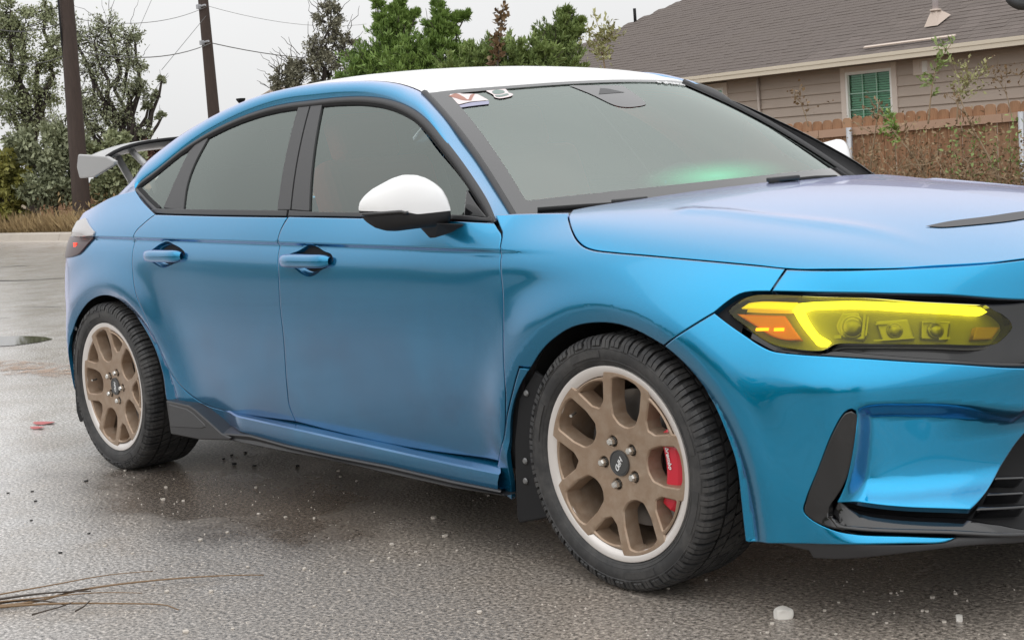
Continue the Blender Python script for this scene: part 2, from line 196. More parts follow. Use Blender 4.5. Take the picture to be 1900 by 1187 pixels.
def crease_z(x): return .8565+(x+.37)*(-.0185)
def side_w(x, z, crease=True):
    x = np.asarray(x, float); z = np.asarray(z, float)
    w = side_base(x, z)+flare(x, z)
    A = smooth(-.12, -.62, x)*smooth(-3.35, -3.0, x)
    t = (crease_z(x)-z)/.020
    g = np.where(t <= 0, 0, smooth(0, .7, t)*np.exp(-np.maximum(t-.8, 0)*.42))
    b = np.where(t >= 0, 0, np.exp(-(t/1.6)**2))*.0015
    return w-A*.0125*g+A*b*0
def side(u, v): return np.stack([u, -side_w(u, v), v], 1)

def glass_w(x, z):
    h = z-.93
    return .858-.44*h-.38*h*h-.06*smooth(-1.9, -3.0, x)*(.3+h*2.0)-.03*smooth(-1.0, -.4, x)*np.clip(h, 0, 1)
def glass(u, v): return np.stack([u, -glass_w(u, v), v], 1)

roof_z0 = curve1([-3.2, -2.9, -2.5, -2.1, -1.8, -1.5, -1.25, -1.0, -.8], [1.17, 1.265, 1.352, 1.401, 1.415, 1.407, 1.379, 1.328, 1.27])
def roof(u, v):
    a = np.abs(v)
    return np.stack([u, v, roof_z0(u)-.052*(a/.58)**2-.02*(a/.58)**6], 1)

hood_z0 = curve1([-.6, -.35, -.1, .2, .4, .6, .8, .92, 1.0], [.968, .964, .957, .940, .921, .887, .826, .770, .72])
hood_c = curve1([0, .2, .4, .55, .65, .72, .78, .83, .86, .9, 1.0], [0, .005, .020, .038, .054, .074, .102, .143, .182, .26, .5])
hood_s = curve1([-.6, -.3, -.1, .1, .44, .8, 1.0], [.25, .36, .66, .95, 1.25, 1.25, 1.2])
HR = relax(dense(UVD['hood_ridge']), 20) if 'hood_ridge' in UVD else None
def hood(u, v):
    a = np.abs(v)
    z = hood_z0(u)-hood_c(a)*hood_s(u)
    if HR is not None:
        P = np.stack([u, -a], 1); d = polydist(P, HR)
        z = z+.0065*np.exp(-(d/.034)**2)*smooth(-.42, -.2, u)*smooth(.72, .35, u)
    return np.stack([u, v, z], 1)

def wind(u, v):
    """windscreen: u across -1..1, v up 0..1 (a little beyond is fine)"""
    b = np.stack([-.255-.245*u*u, .760*u, .957-.025*u*u], 1)
    t = np.stack([-.965-.120*u*u, .580*u, 1.318-.013*u*u], 1)
    bow = .022*np.sin(np.pi*np.clip(v, -.2, 1.2))[:, None]*np.array([.35, 0, .9])
    return b+(t-b)*v[:, None]+bow

FZ = [.13, .22, .30, .40, .50, .60, .68, .74, .80, .86]
FX = {3: [.59,.605,.60,.60,.60,.598,.595,.592,.585,.565], 4: [.755,.77,.76,.75,.745,.74,.737,.732,.715,.685],
      5: [.87,.885,.865,.855,.85,.848,.846,.84,.825,.79], 6: [.925,.94,.92,.912,.907,.907,.905,.90,.885,.845], 7: [.945,.96,.94,.935,.928,.928,.925,.92,.905,.865]}
FY = {3: [-.85,-.865,-.865,-.86,-.855,-.835,-.808,-.787,-.762,-.715], 4: [-.755,-.775,-.76,-.75,-.74,-.72,-.695,-.675,-.652,-.60],
      5: [-.61,-.625,-.605,-.59,-.575,-.55,-.515,-.495,-.472,-.43], 6: [-.35,-.36,-.345,-.335,-.325,-.31,-.29,-.28,-.268,-.24], 7: [0.]*10}
fz = np.array(FZ)
_cx, _cy = [], []
for xx in (.10, .26, .42):
    _cx.append(np.full(10, xx)); _cy.append(-side_base(np.full(10, xx), fz))
for k in (3, 4, 5, 6, 7): _cx.append(np.array(FX[k])); _cy.append(np.array(FY[k]))
_s = [0, .16, .32, .51, .70, .88, 1.16, 1.5]
front_x, front_y = Tensor(_s, FZ, _cx), Tensor(_s, FZ, _cy)
CR = relax(dense(UVD['intake_crease'], 5), 8) if 'intake_crease' in UVD else None
IN = np.array(UVD['intake_in']) if 'intake_in' in UVD else None
def inpoly(P, Q):
    x, y = P[:, 0], P[:, 1]; c = np.zeros(len(P), bool); j = len(Q)-1
    for i in range(len(Q)):
        xi, yi = Q[i]; xj, yj = Q[j]
        c ^= ((yi > y) != (yj > y)) & (x < (xj-xi)*(y-yi)/(yj-yi+1e-15)+xi); j = i
    return c
def front(u, v):
    p = np.stack([front_x(u, v), front_y(u, v), v], 1)
    e = 1e-3
    q = np.stack([front_x(u+e, v), front_y(u+e, v)], 1)
    t = q-p[:, :2]; t /= np.linalg.norm(t, axis=1)[:, None]+1e-12
    n = np.stack([t[:, 1], -t[:, 0]], 1)
    n *= np.sign((n*np.array([1, -.6])).sum(1))[:, None]
    off = flare(p[:, 0], v)*smooth(.62, .45, u)
    off = off+.012*np.exp(-((v-.555)/.05)**2)*smooth(.3, .6, u)*smooth(1.5, 1.0, u)*.7
    if CR is not None:
        P = np.stack([u, v], 1); ins = inpoly(P, IN)
        d = np.where(ins, polydist(P, CR), 0)
        dep = .058*smooth(0, .05, d)*(1-.95*smooth(.74, 1.0, u)*smooth(.40, .50, v))*smooth(.245, .335, v)
        off = off-np.where(ins, dep, 0)
    off = off+.03*smooth(.27, .20, v)*smooth(.45, .6, u)
    p[:, :2] += n*off[:, None]
    return p
SURF = dict(side=side, glass=glass, roof=roof, hood=hood, wind=wind, front=front)
# where things stand in the world (metres)
PLACE = {
 'oak_left': [[-32.2917,11.9166,4.6703,0.696],[-32.468,11.5718,3.8786,0.6327],[-31.9358,12.4027,5.0671,0.4429],[-32.0176,12.1122,3.9526,0.5694],[-32.4549,11.7178,4.6263,0.5694],[-32.136,11.7577,2.7174,0.7592],[-32.4764,11.4094,3.0056,0.5062],[-31.8652,12.1568,3.1863,0.4429],[-32.4737,11.7834,5.1278,0.4429],[-31.7787,12.4308,4.1753,0.3796]],
 'oak_mid': [[-30.0349,12.9776,4.4874,0.4675],[-30.2246,12.7062,4.2053,0.6151],[-29.7419,13.262,4.1508,0.4429],[-29.8868,13.0209,3.7423,0.6151],[-30.2799,12.5259,3.5439,0.5167],[-29.5604,13.3755,3.5841,0.3199],[-29.703,13.1265,3.1146,0.4921],[-30.0513,12.6619,2.7898,0.5905],[-30.2789,12.3362,2.4514,0.5536],[-29.7582,12.9462,2.4532,0.4183],[-29.4834,13.3686,3.0291,0.2953],[-30.5935,12.3133,4.4291,0.4675],[-30.4581,12.2147,2.9572,0.4306],[-29.3628,13.4332,2.5906,0.1722],[-29.2938,13.5657,2.8863,0.1599],[-29.1534,13.6361,2.3485,0.1353],[-29.4008,13.3047,2.1094,0.2461],[-29.509,13.0847,1.5754,0.2953],[-29.1846,13.7445,3.1774,0.1107],[-29.6235,13.4089,4.1981,0.1968],[-30.5916,11.9338,2.2439,0.6151],[-30.1043,12.4736,2.0675,0.4675]],
 'bush_yellow': [[-27.5328,9.1963,1.5553,0.4903],[-27.3862,9.2804,1.0549,0.4359],[-27.5858,8.9849,0.7012,0.4141],[-27.8199,8.8094,1.2652,0.5448]],
 'bush_mid': [[-26.9769,9.8362,1.4925,0.4903],[-26.6287,10.2746,1.6682,0.3923],[-27.0992,9.6015,0.9687,0.4577],[-26.7429,10.0117,0.9285,0.4141],[-26.8547,10.0709,2.0162,0.3269],[-27.3454,9.4683,1.8566,0.3269]],
 'bush_right': [[-26.3356,10.5746,1.42,0.3923],[-26.1748,10.6751,0.9181,0.3705],[-25.9437,11.0258,1.3758,0.3269],[-26.0983,10.9041,1.7158,0.3269],[-25.8918,11.0103,0.9398,0.3923],[-26.2258,10.5225,0.3863,0.2179]],
 'red_shrub': [[-27.5899,12.2124,1.4607,0.3248],[-27.6753,12.0881,1.3215,0.2784],[-27.4206,12.4313,1.5789,0.232]],
 'dark_tree': [[-19.1701,11.5611,3.3915,0.3107],[-19.276,11.3761,3.0428,0.329],[-18.9806,11.732,3.0996,0.2376],[-19.0285,11.6217,2.7894,0.3107],[-19.3538,11.2314,2.736,0.3107],[-19.5314,11.0191,2.7109,0.2193],[-19.6424,10.8519,2.498,0.2376],[-19.4896,11.012,2.3906,0.2742],[-19.1942,11.3679,2.4474,0.329],[-19.1504,11.631,3.6598,0.2011],[-18.874,11.776,2.6367,0.2376],[-19.7253,10.725,2.3271,0.1645]],
 'jun_a': [[-16.7716,11.2794,3.4443,0.0675],[-16.7868,11.23,3.2629,0.1097],[-16.8065,11.1709,3.057,0.2025],[-16.8247,11.1063,2.8093,0.3037],[-16.8468,11.03,2.5205,0.3712],[-16.8744,10.9473,2.2323,0.4218],[-17.0754,10.7523,2.4631,0.3037],[-17.1503,10.6297,2.2635,0.2868],[-16.6102,11.4332,3.2429,0.0591],[-16.6772,11.3342,3.1256,0.135],[-17.0021,11.0083,3.437,0.0675],[-16.9673,11.0149,3.2416,0.0928],[-16.9208,11.032,3.0283,0.1518]],
 'jun_b': [[-16.0499,11.4843,3.328,0.0664],[-16.0428,11.4596,3.139,0.1078],[-16.0514,11.414,2.9353,0.1659],[-16.0638,11.3568,2.6912,0.2489],[-16.0964,11.2692,2.4084,0.3484],[-16.1143,11.2057,2.1648,0.3982],[-15.8785,11.6416,3.0795,0.083],[-15.9088,11.571,2.8783,0.1161],[-15.7885,11.7553,3.1266,0.0581],[-16.2638,11.0979,2.55,0.3152],[-15.8042,11.6342,2.5391,0.1991],[-15.7678,11.6332,2.2894,0.2489],[-16.363,10.9408,2.3157,0.3318]],
 'jun_c': [[-14.9894,11.6413,2.4403,0.2264],[-14.7502,11.911,2.3814,0.2749],[-15.1149,11.4661,2.279,0.2587],[-14.8476,11.7599,2.169,0.291],[-14.6075,12.0753,2.3652,0.2102],[-14.5309,12.1272,2.1492,0.2425],[-15.2078,11.3731,2.3692,0.194],[-14.4601,12.2479,2.3645,0.1779],[-15.3498,11.1817,2.2257,0.2425]],
 'jun_d': [[-15.4355,13.5603,3.1089,0.0861],[-15.4556,13.5,2.8987,0.2067],[-15.5023,13.4017,2.6491,0.2928],[-15.3557,13.5957,2.777,0.155],[-15.5884,13.31,2.7013,0.1722],[-15.5507,13.309,2.4421,0.2928],[-15.6585,13.1626,2.3268,0.2411],[-15.2899,13.7057,2.965,0.0689],[-15.4316,13.4163,2.2587,0.31]],
 'brown_sap': [[-14.1868,10.9113,1.7537],[-14.2004,11.029,2.5182],[-14.1852,11.0932,2.7835],[-14.1723,11.1654,3.1102],[-14.0421,11.2512,2.7292],[-13.9742,11.3427,2.7979],[-14.3283,10.8884,2.5708]],
 'pole_a': [[-25.9099,10.077,4.5896],[-25.5569,9.7745,0.492]],
 'pole_b': [[-34.9064,18.3433,5.757],[-34.5881,18.1523,2.5311]],
 'wires': [[[-27.1578,8.5749,4.356],[-25.8276,10.11,4.2266]],[[-27.1335,8.4902,3.7082],[-25.7558,10.0836,3.5942]],[[-25.8276,10.11,4.2266],[-34.8155,18.4072,5.5137]],[[-25.7558,10.0836,3.5942],[-34.7106,18.355,4.5114]],[[-34.7962,18.4294,5.5115],[-43.4971,30.0059,5.9036]],[[-34.7106,18.355,4.5114],[-42.9383,30.4457,4.6752]],[[-34.8164,18.3655,5.2808],[-30.1048,14.2707,3.4868]],[[-33.9196,16.4154,5.8493],[-32.3549,14.928,4.5888]]],
 'roof_far': [[-39.4397,21.7954,2.6782],[-38.9995,22.4098,3.2444],[-38.7546,22.7326,3.4498],[-37.4945,24.224,3.5405]],
 'vent_far': [-36.7498,20.3515,2.9962],
 'weeds': [[-10.287,9.2863,1.7955],[-10.3241,9.3199,2.2366],[-10.2461,9.4315,2.3527]],
 'vine': [[-6.1658,9.6395,1.0322],[-6.1583,9.6942,1.2949],[-6.1453,9.7461,1.5043],[-6.1093,9.8151,1.6584],[-6.0353,9.9298,1.8187]],
 'sap_y': [[-5.9806,9.8527,1.0112],[-5.9731,9.9074,1.274],[-5.9257,9.9851,1.4004],[-5.8004,10.1478,1.4917]],
 'sap_r': [[-5.6138,10.2751,0.9698],[-5.6781,10.2563,1.2934],[-5.7549,10.2001,1.4866],[-5.5792,10.3977,1.4403]],
 'sap_g': [[-6.5999,9.6885,0.6737],[-6.6285,9.7217,1.0556],[-6.6613,9.7029,1.1675]],
 'dry_top': [[-7.1941,9.0659,1.0925],[-7.257,9.0359,1.343],[-7.3073,8.995,1.4461]],
 'grey_post': [[-7.7528,10.5722,1.0405],[-7.7065,10.5379,0.5341]],
 'dish': [-8.1883,14.995,2.6629],
 'rocks': [[0.4529,-0.8534,0.0238,0.0113],[0.7833,-0.6478,0.0097,0.0073]],
 'pebbles': [[-1.1151,-1.6382,0.0045],[-1.9086,-0.4757,0.0059],[-1.7005,-0.5411,0.0057],[-1.8148,-0.5309,0.0058],[-1.9456,-0.8012,0.0057],[-2.0762,-1.0935,0.0075],[-1.9944,-1.0613,0.0055],[-2.2553,-0.9867,0.0058],[-2.6898,-0.9275,0.0062],[-1.5838,-1.0129,0.0053],[-1.4639,-0.9864,0.0052],[-1.3673,-0.9413,0.0051],[-1.4433,-1.3063,0.0066],[-1.4582,-1.2032,0.005],[-1.6534,-1.5186,0.005],[-1.489,-1.5103,0.0048],[-1.0445,-1.3804,0.0046],[-0.8648,-1.4214,0.0029],[-0.8828,-1.296,0.006],[-1.0264,-0.7253,0.0083],[-0.8181,-0.8462,0.0079],[-0.8818,-0.9943,0.0063],[-0.7523,-1.0044,0.0046],[-0.7811,-1.1365,0.006],[-0.7678,-1.0881,0.0046],[-0.6339,-1.0818,0.0044],[-0.7516,-1.2505,0.0059],[-0.6643,-0.9255,0.0046],[-0.5592,-1.4791,0.0041],[-0.5984,-1.3431,0.0042],[-0.9117,-1.5746,0.0058],[-0.1626,-1.2595,0.0066],[0.4998,-0.7639,0.0038],[0.6042,-0.7186,0.0037],[0.6814,-0.6387,0.0049],[0.6914,-0.6364,0.0049],[0.6658,-0.7556,0.0036],[0.7649,-0.679,0.0048],[0.6688,-0.4863,0.0051],[0.6421,-0.5413,0.0051],[0.545,-0.5681,0.0039],[0.5556,-0.5396,0.0039],[0.4886,-0.6962,0.0038],[0.9131,-0.6757,0.0035],[0.6232,-0.884,0.0036],[0.4951,-0.9642,0.0036],[0.0794,-0.8459,0.004],[0.1072,-0.7365,0.0041],[0.4651,-0.9108,0.0049],[0.5657,-0.5693,0.0026],[-1.018,-1.6492,0.0058],[-1.3148,-1.8696,0.003],[-0.5714,-1.7101,0.004],[-0.6483,-1.7969,0.0066],[-1.1114,-0.433,0.0053]],
 'dark_bits': [[-4.1584,-0.6279,0.0101],[-2.6737,-1.3064,0.0059],[-2.4982,-1.3711,0.0057],[-2.6532,-1.1044,0.0081],[-2.7349,-1.3727,0.0059],[-1.8544,-1.4758,0.0052],[-2.3878,-0.6253,0.0103],[-2.2862,-0.5994,0.0081],[-2.5607,-0.5347,0.0064],[-2.5572,-0.4756,0.0064],[-2.5237,-0.5927,0.0063],[-2.1285,-0.5092,0.008],[-1.6989,-1.6435,0.0066],[-2.2133,-1.5115,0.0054]],
 'leaf': [-4.1279,-0.6123],
 'leaf_b': [-4.0261,-0.6889],
 'twigs': [[[-1.3141,-2.0522],[-1.2178,-1.9431],[-1.1997,-1.8127],[-1.095,-1.6242],[-0.9674,-1.4615],[-0.9108,-1.41]],[[-1.3841,-1.9788],[-1.3087,-1.8409],[-1.267,-1.7001],[-1.2131,-1.5864]],[[-1.3296,-2.046],[-1.2016,-1.92],[-1.1151,-1.8062],[-1.0239,-1.7183]],[[-1.3038,-2.0563],[-1.1879,-1.9562],[-1.0128,-1.8253],[-0.8721,-1.7247],[-0.8167,-1.7237]],[[-1.1104,-1.9901],[-1.0801,-1.9295],[-1.0879,-1.8959],[-1.1077,-1.8761]],[[-1.0281,-1.9088],[-1.024,-1.8837],[-1.0583,-1.8522]],[[-1.3192,-2.0501],[-1.2705,-1.9807],[-1.2047,-1.9337],[-1.12,-1.8962]],[[-1.2322,-1.8833],[-1.2022,-1.8738],[-1.2025,-1.8504],[-1.1882,-1.7867]],[[-1.34,-2.0418],[-1.2778,-1.9626],[-1.2205,-1.8809],[-1.163,-1.7988]]],
 'puddle': [[-8.4788,0.8141],[-8.3754,0.9363],[-8.1951,1.0254],[-7.8802,1.0729],[-7.67,1.0314],[-7.6035,0.8894],[-7.6323,0.7444],[-7.7139,0.6619],[-8.0247,0.6324]],
 'sand': [[-7.0656,0.1776],[-6.9158,0.3309],[-6.54,0.3847],[-6.2032,0.4277],[-5.9607,0.4369],[-5.5894,0.2948],[-5.5199,0.1631],[-5.8353,0.1093],[-6.0766,0.0486],[-6.3952,-0.0858]],
 'cracks': [[[-15.1276,3.5392],[-14.5579,3.6296],[-14.2104,3.7395],[-14.0509,3.9288],[-13.8188,4.0185]],[[-9.9685,1.5031],[-9.8543,1.6059],[-9.7874,1.6248]],[[-10.7358,2.1173],[-10.4221,2.2345],[-10.2045,2.2884]],[[-17.6307,4.6245],[-17.4285,4.9175],[-17.1279,5.0155]]],
 'sheen': [[-2.0986,-1.388],[-1.5727,-1.3688]],
}

# ---------------------------------------------------------------- helpers
def tag(o, label=None, cat=None, group=None, kind=None):
    if label: o['label'] = label
    if cat: o['category'] = cat
    if group: o['group'] = group
    if kind: o['kind'] = kind
    return o
def link(o, parent=None):
    col.objects.link(o)
    if parent is not None: o.parent = parent
    return o
def empty(name, loc=(0, 0, 0)):
    o = bpy.data.objects.new(name, None); o.location = loc; o.empty_display_size = .1
    return link(o)
def mesh_obj(name, V, F, mat, parent=None, smooth_=False, normals=None, loc=None):
    me = bpy.data.meshes.new(name)
    me.from_pydata([tuple(map(float, v)) for v in V], [], [tuple(map(int, f)) for f in F]); me.update()
    if mat: me.materials.append(mat)
    if smooth_ or normals is not None:
        me.polygons.foreach_set('use_smooth', [True]*len(me.polygons))
    if normals is not None: me.normals_split_custom_set_from_vertices([tuple(map(float, n)) for n in normals])
    o = bpy.data.objects.new(name, me)
    if loc is not None: o.location = loc
    return link(o, parent)
def shared(name, me, parent=None, loc=(0, 0, 0)):
    o = bpy.data.objects.new(name, me); o.location = loc
    return link(o, parent)
class MB:
    """collects pieces into one mesh"""
    def __init__(s): s.V, s.F = [], []
    def add(s, V, F):
        k = len(s.V); s.V += [tuple(map(float, v)) for v in V]; s.F += [tuple(int(i)+k for i in f) for f in F]; return s
    def box(s, c, size, M=None):
        x, y, z = [q/2 for q in size]
        P = [Vector((a*x, b*y, d*z)) for a in (-1, 1) for b in (-1, 1) for d in (-1, 1)]
        if M is not None: P = [M @ p for p in P]
        P = [p+Vector(c) for p in P]
        return s.add(P, [(0, 1, 3, 2), (4, 6, 7, 5), (0, 4, 5, 1), (2, 3, 7, 6), (0, 2, 6, 4), (1, 5, 7, 3)])
    def tube(s, pts, rad, n=6, cap=True):
        pts = [Vector(p) for p in pts]; rad = rad if hasattr(rad, '__len__') else [rad]*len(pts)
        V, F = [], []
        for i, p in enumerate(pts):
            d = (pts[min(i+1, len(pts)-1)]-pts[max(i-1, 0)]).normalized()
            a = d.orthogonal().normalized() if i == 0 else (a-d*a.dot(d)).normalized()
            b = d.cross(a)
            V += [p+rad[i]*(math.cos(2*math.pi*k/n)*a+math.sin(2*math.pi*k/n)*b) for k in range(n)]
        for i in range(len(pts)-1):
            for k in range(n):
                F.append((i*n+k, i*n+(k+1) % n, (i+1)*n+(k+1) % n, (i+1)*n+k))
        if cap: F += [tuple(range(n))[::-1], tuple((len(pts)-1)*n+k for k in range(n))]
        return s.add(V, F)
    def lathe(s, prof, n=48, axis='y', closed=False):
        """prof: (r, h) pairs around y"""
        V, F = [], []; m = len(prof)
        for k in range(n):
            a = 2*math.pi*k/n; c, q = math.cos(a), math.sin(a)
            for r, h in prof: V.append((r*c, h, r*q) if axis == 'y' else (r*c, r*q, h))
        for k in range(n):
            for i in range(m if closed else m-1):
                j = (i+1) % m; k2 = (k+1) % n
                F.append((k*m+i, k*m+j, k2*m+j, k2*m+i))
        return s.add(V, F)
    def build(s, name, mat, parent=None, smooth_=False, loc=None, auto=None):
        o = mesh_obj(name, s.V, s.F, mat, parent, smooth_, None, loc)
        if auto is not None:
            o.data.polygons.foreach_set('use_smooth', [True]*len(o.data.polygons)); o.data.set_sharp_from_angle(angle=R(auto))
        return o
def recalc(o):
    bm = bmesh.new(); bm.from_mesh(o.data); bmesh.ops.recalc_face_normals(bm, faces=bm.faces); bm.to_mesh(o.data); bm.free(); return o
def bevel(o, w, seg=2):
    m = o.modifiers.new('bevel', 'BEVEL'); m.width = w; m.segments = seg; m.limit_method = 'ANGLE'; m.angle_limit = R(35); m.harden_normals = False
    return o
def catmull(P, closed, step):
    P = np.array(P, float); n = len(P); out = []
    if n < 3 and not closed:
        m = max(2, int(np.linalg.norm(P[-1]-P[0])/step)+1)
        return [P[0]+(P[-1]-P[0])*t for t in np.linspace(0, 1, m)]
    rng_ = range(n) if closed else range(n-1)
    for i in rng_:
        g = lambda k: P[k % n] if closed else (P[k] if 0 <= k < n else (2*P[0]-P[1] if k < 0 else 2*P[-1]-P[-2]))
        a, b, c, d = g(i-1), g(i), g(i+1), g(i+2)
        t0 = 0; t1 = np.linalg.norm(b-a)**.5+1e-6; t2 = t1+np.linalg.norm(c-b)**.5+1e-6; t3 = t2+np.linalg.norm(d-c)**.5+1e-6
        m = max(1, int(np.linalg.norm(c-b)/step))
        for k in range(m):
            t = t1+(t2-t1)*k/m
            A1 = (t1-t)/(t1-t0)*a+(t-t0)/(t1-t0)*b; A2 = (t2-t)/(t2-t1)*b+(t-t1)/(t2-t1)*c; A3 = (t3-t)/(t3-t2)*c+(t-t2)/(t3-t2)*d
            B1 = (t2-t)/(t2-t0)*A1+(t-t0)/(t2-t0)*A2; B2 = (t3-t)/(t3-t1)*A2+(t-t1)/(t3-t1)*A3
            out.append((t2-t)/(t2-t1)*B1+(t-t1)/(t2-t1)*B2)
    if not closed: out.append(P[-1])
    return out
SCALE = dict(side=(1, 1), glass=(1, 1), roof=(1, 1), hood=(1, 1), wind=(.66, .86), front=(1, 1))
def outline(o, sc, step=.01):
    """list of (u, v[, corner]) -> evenly sampled polygon in metric uv"""
    P = [np.array(p[:2])*sc for p in o]; c = [i for i, p in enumerate(o) if len(p) > 2]
    if not c: return np.array(catmull(P, True, step))
    out = []
    for a, b in zip(c, c[1:]+[c[0]+len(P)]):
        out += catmull([P[i % len(P)] for i in range(a, b+1)], False, step)[:-1]
    return np.array(out)
def area2(Q): x, y = Q[:, 0], Q[:, 1]; return (x*np.roll(y, -1)-np.roll(x, -1)*y).sum()
def inset(Q, d):
    """move a counter-clockwise polygon inward by d"""
    a = Q-np.roll(Q, 1, 0); b = np.roll(Q, -1, 0)-Q
    a /= np.linalg.norm(a, axis=1)[:, None]+1e-12; b /= np.linalg.norm(b, axis=1)[:, None]+1e-12
    n = np.stack([-a[:, 1], a[:, 0]], 1)+np.stack([-b[:, 1], b[:, 0]], 1)
    l = np.linalg.norm(n, axis=1)[:, None]; n /= l+1e-9
    return Q+n*d/np.clip(l/2, .45, 1)
def surf_normal(fn, u, v, e=6e-4):
    a = fn(u+e, v)-fn(u-e, v); b = fn(u, v+e)-fn(u, v-e)
    n = np.cross(a, b); n /= np.linalg.norm(n, axis=1)[:, None]+1e-12
    return n
OUTSIDE = dict(side=(0, -1, .1), glass=(0, -1, .1), roof=(0, 0, 1), hood=(0, 0, 1), wind=(.5, 0, 1), front=(.8, -.6, .1))
def panel(name, surf, ol, mat, parent, gap=.0016, depth=.014, off=0., res=.016, roll_=.003, rows=None, mirror=True, plain=False, step=.01, label=None, holes=(), belts=()):
    fn = SURF[surf]; sc = np.array(SCALE[surf])
    Q = outline(ol, sc, step)
    keep = [i for i in range(len(Q)) if np.linalg.norm(Q[i]-Q[i-1]) > step*.2]; Q = Q[keep]
    if area2(Q) < 0: Q = Q[::-1]
    if gap: Q = inset(Q, gap)
    rings = [Q]
    if roll_: rings.append(inset(Q, roll_))
    # interior points
    lo, hi = Q.min(0), Q.max(0)
    U = np.arange(lo[0]+res/2, hi[0], res); Vv = np.arange(lo[1]+res/2, hi[1], res)
    U, Vv = np.meshgrid(U, Vv, indexing='ij'); I = np.stack([U.ravel(), Vv.ravel()], 1)
    if rows is not None:
        I = I[np.abs(rows(I)) > res*1.0]
        xs = np.arange(lo[0]+res/4, hi[0], res/1.5)
        for k in (-.006, -.0015, .0015, .005, .009, .014, .021): I = np.vstack([I, np.stack([xs, crease_z(xs)-k], 1)])
    for d_ in belts: I = np.vstack([I, inset(Q, d_)[polydist(inset(Q, d_), np.vstack([Q, Q[:1]])) > d_*.9]])
    I = I[inpoly(I, Q)]
    for h_ in holes: I = I[~inpoly(I, h_)]
    d = polydist(I, np.vstack([Q, Q[:1]])); I = I[d > max(res*.45, roll_*2)]
    P = np.vstack(rings+[I]); edges = []
    k = 0; rings += [np.array(h_) for h_ in holes]
    for h_ in holes: I = I[polydist(I, np.vstack([h_, h_[:1]])) > res*.4]
    P = np.vstack(rings+[I])
    for r_ in rings:
        n = len(r_); edges += [(k+i, k+(i+1) % n) for i in range(n)]; k += n
    vo, eo, fo, *_ = delaunay_2d_cdt([Vector(p) for p in P], edges, [], 1, 1e-6)
    vo = np.array([tuple(v) for v in vo]); fo = np.array([list(f) for f in fo if len(f) == 3])
    cen = vo[fo].mean(1); fo = fo[inpoly(cen, Q)]
    for h_ in holes: fo = fo[~inpoly(vo[fo].mean(1), h_)]
    uv = vo/sc; n = surf_normal(fn, uv[:, 0], uv[:, 1]); ref = np.array(OUTSIDE[surf])
    sgn = np.sign((n*ref).sum(1))[:, None]; sgn[sgn == 0] = 1; n = n*sgn
    X = fn(uv[:, 0], uv[:, 1])+n*off
    # face orientation
    fn_ = np.cross(X[fo[:, 1]]-X[fo[:, 0]], X[fo[:, 2]]-X[fo[:, 0]]); flip = (fn_*n[fo[:, 0]]).sum(1) < 0
    fo[flip] = fo[flip][:, ::-1]
    # boundary
    from collections import Counter
    E = Counter(); dirE = {}
    for f in fo:
        for a, b in ((f[0], f[1]), (f[1], f[2]), (f[2], f[0])):
            E[(min(a, b), max(a, b))] += 1; dirE[(min(a, b), max(a, b))] = (a, b)
    bd = [dirE[e] for e, c in E.items() if c == 1]
    if holes:
        hd_ = np.min([polydist(vo, np.vstack([h_, h_[:1]])) for h_ in holes], 0); bd = [e for e in bd if hd_[e[0]] > 1e-4 or hd_[e[1]] > 1e-4]
    N = n.copy(); F = [tuple(f) for f in fo]; V = list(X); NN = None
    if not plain:
        acc = {}
        for a, b in bd:
            t = X[b]-X[a]; o_ = np.cross(t, n[a]); o_ /= np.linalg.norm(o_)+1e-12
            acc[a] = acc.get(a, 0)+o_; acc[b] = acc.get(b, 0)+o_
        low = {}
        for a, o_ in acc.items():
            o_ = o_/(np.linalg.norm(o_)+1e-12)
            if roll_: N[a] = (n[a]*.75+o_*.7); N[a] /= np.linalg.norm(N[a])
            low[a] = (len(V), len(V)+1)
            V.append(X[a]-n[a]*.0005+o_*.0002); V.append(X[a]-n[a]*depth)
            N = np.vstack([N, o_, o_])
        for a, b in bd:
            F.append((b, a, low[a][0], low[b][0])); F.append((low[b][0], low[a][0], low[a][1], low[b][1]))
    o = mesh_obj(name, V, F, mat, parent, True, N)
    if label: o['label'] = label
    res_ = [o]
    if mirror:
        V2 = np.array(V)*[1, -1, 1]; N2 = N*[1, -1, 1]
        o2 = mesh_obj(name, V2, [f[::-1] for f in F], mat, parent, True, N2); res_.append(o2)
    return res_
def strip(name, curves, mat, parent, mirror=True, flat=False, smooth_=True, closed=False):
    """skin over a list of curves with the same number of points"""
    C_ = [np.array(c, float) for c in curves]; m = len(C_[0]); V = np.vstack(C_); F = []
    K = len(C_)
    for i in range(K if closed else K-1):
        j = (i+1) % K
        for k in range(m-1): F.append((i*m+k, i*m+k+1, j*m+k+1, j*m+k))
    os_ = []
    for s in ((1, -1) if mirror else (1,)):
        o = mesh_obj(name, V*[1, s, 1], F if s > 0 else [f[::-1] for f in F], mat, parent, smooth_); os_.append(o)
    return os_
def resample(c, n):
    c = np.array(c, float); d = np.r_[0, np.cumsum(np.linalg.norm(np.diff(c, axis=0), axis=1))]
    t = np.linspace(0, d[-1], n); return np.stack([np.interp(t, d, c[:, k]) for k in range(c.shape[1])], 1)

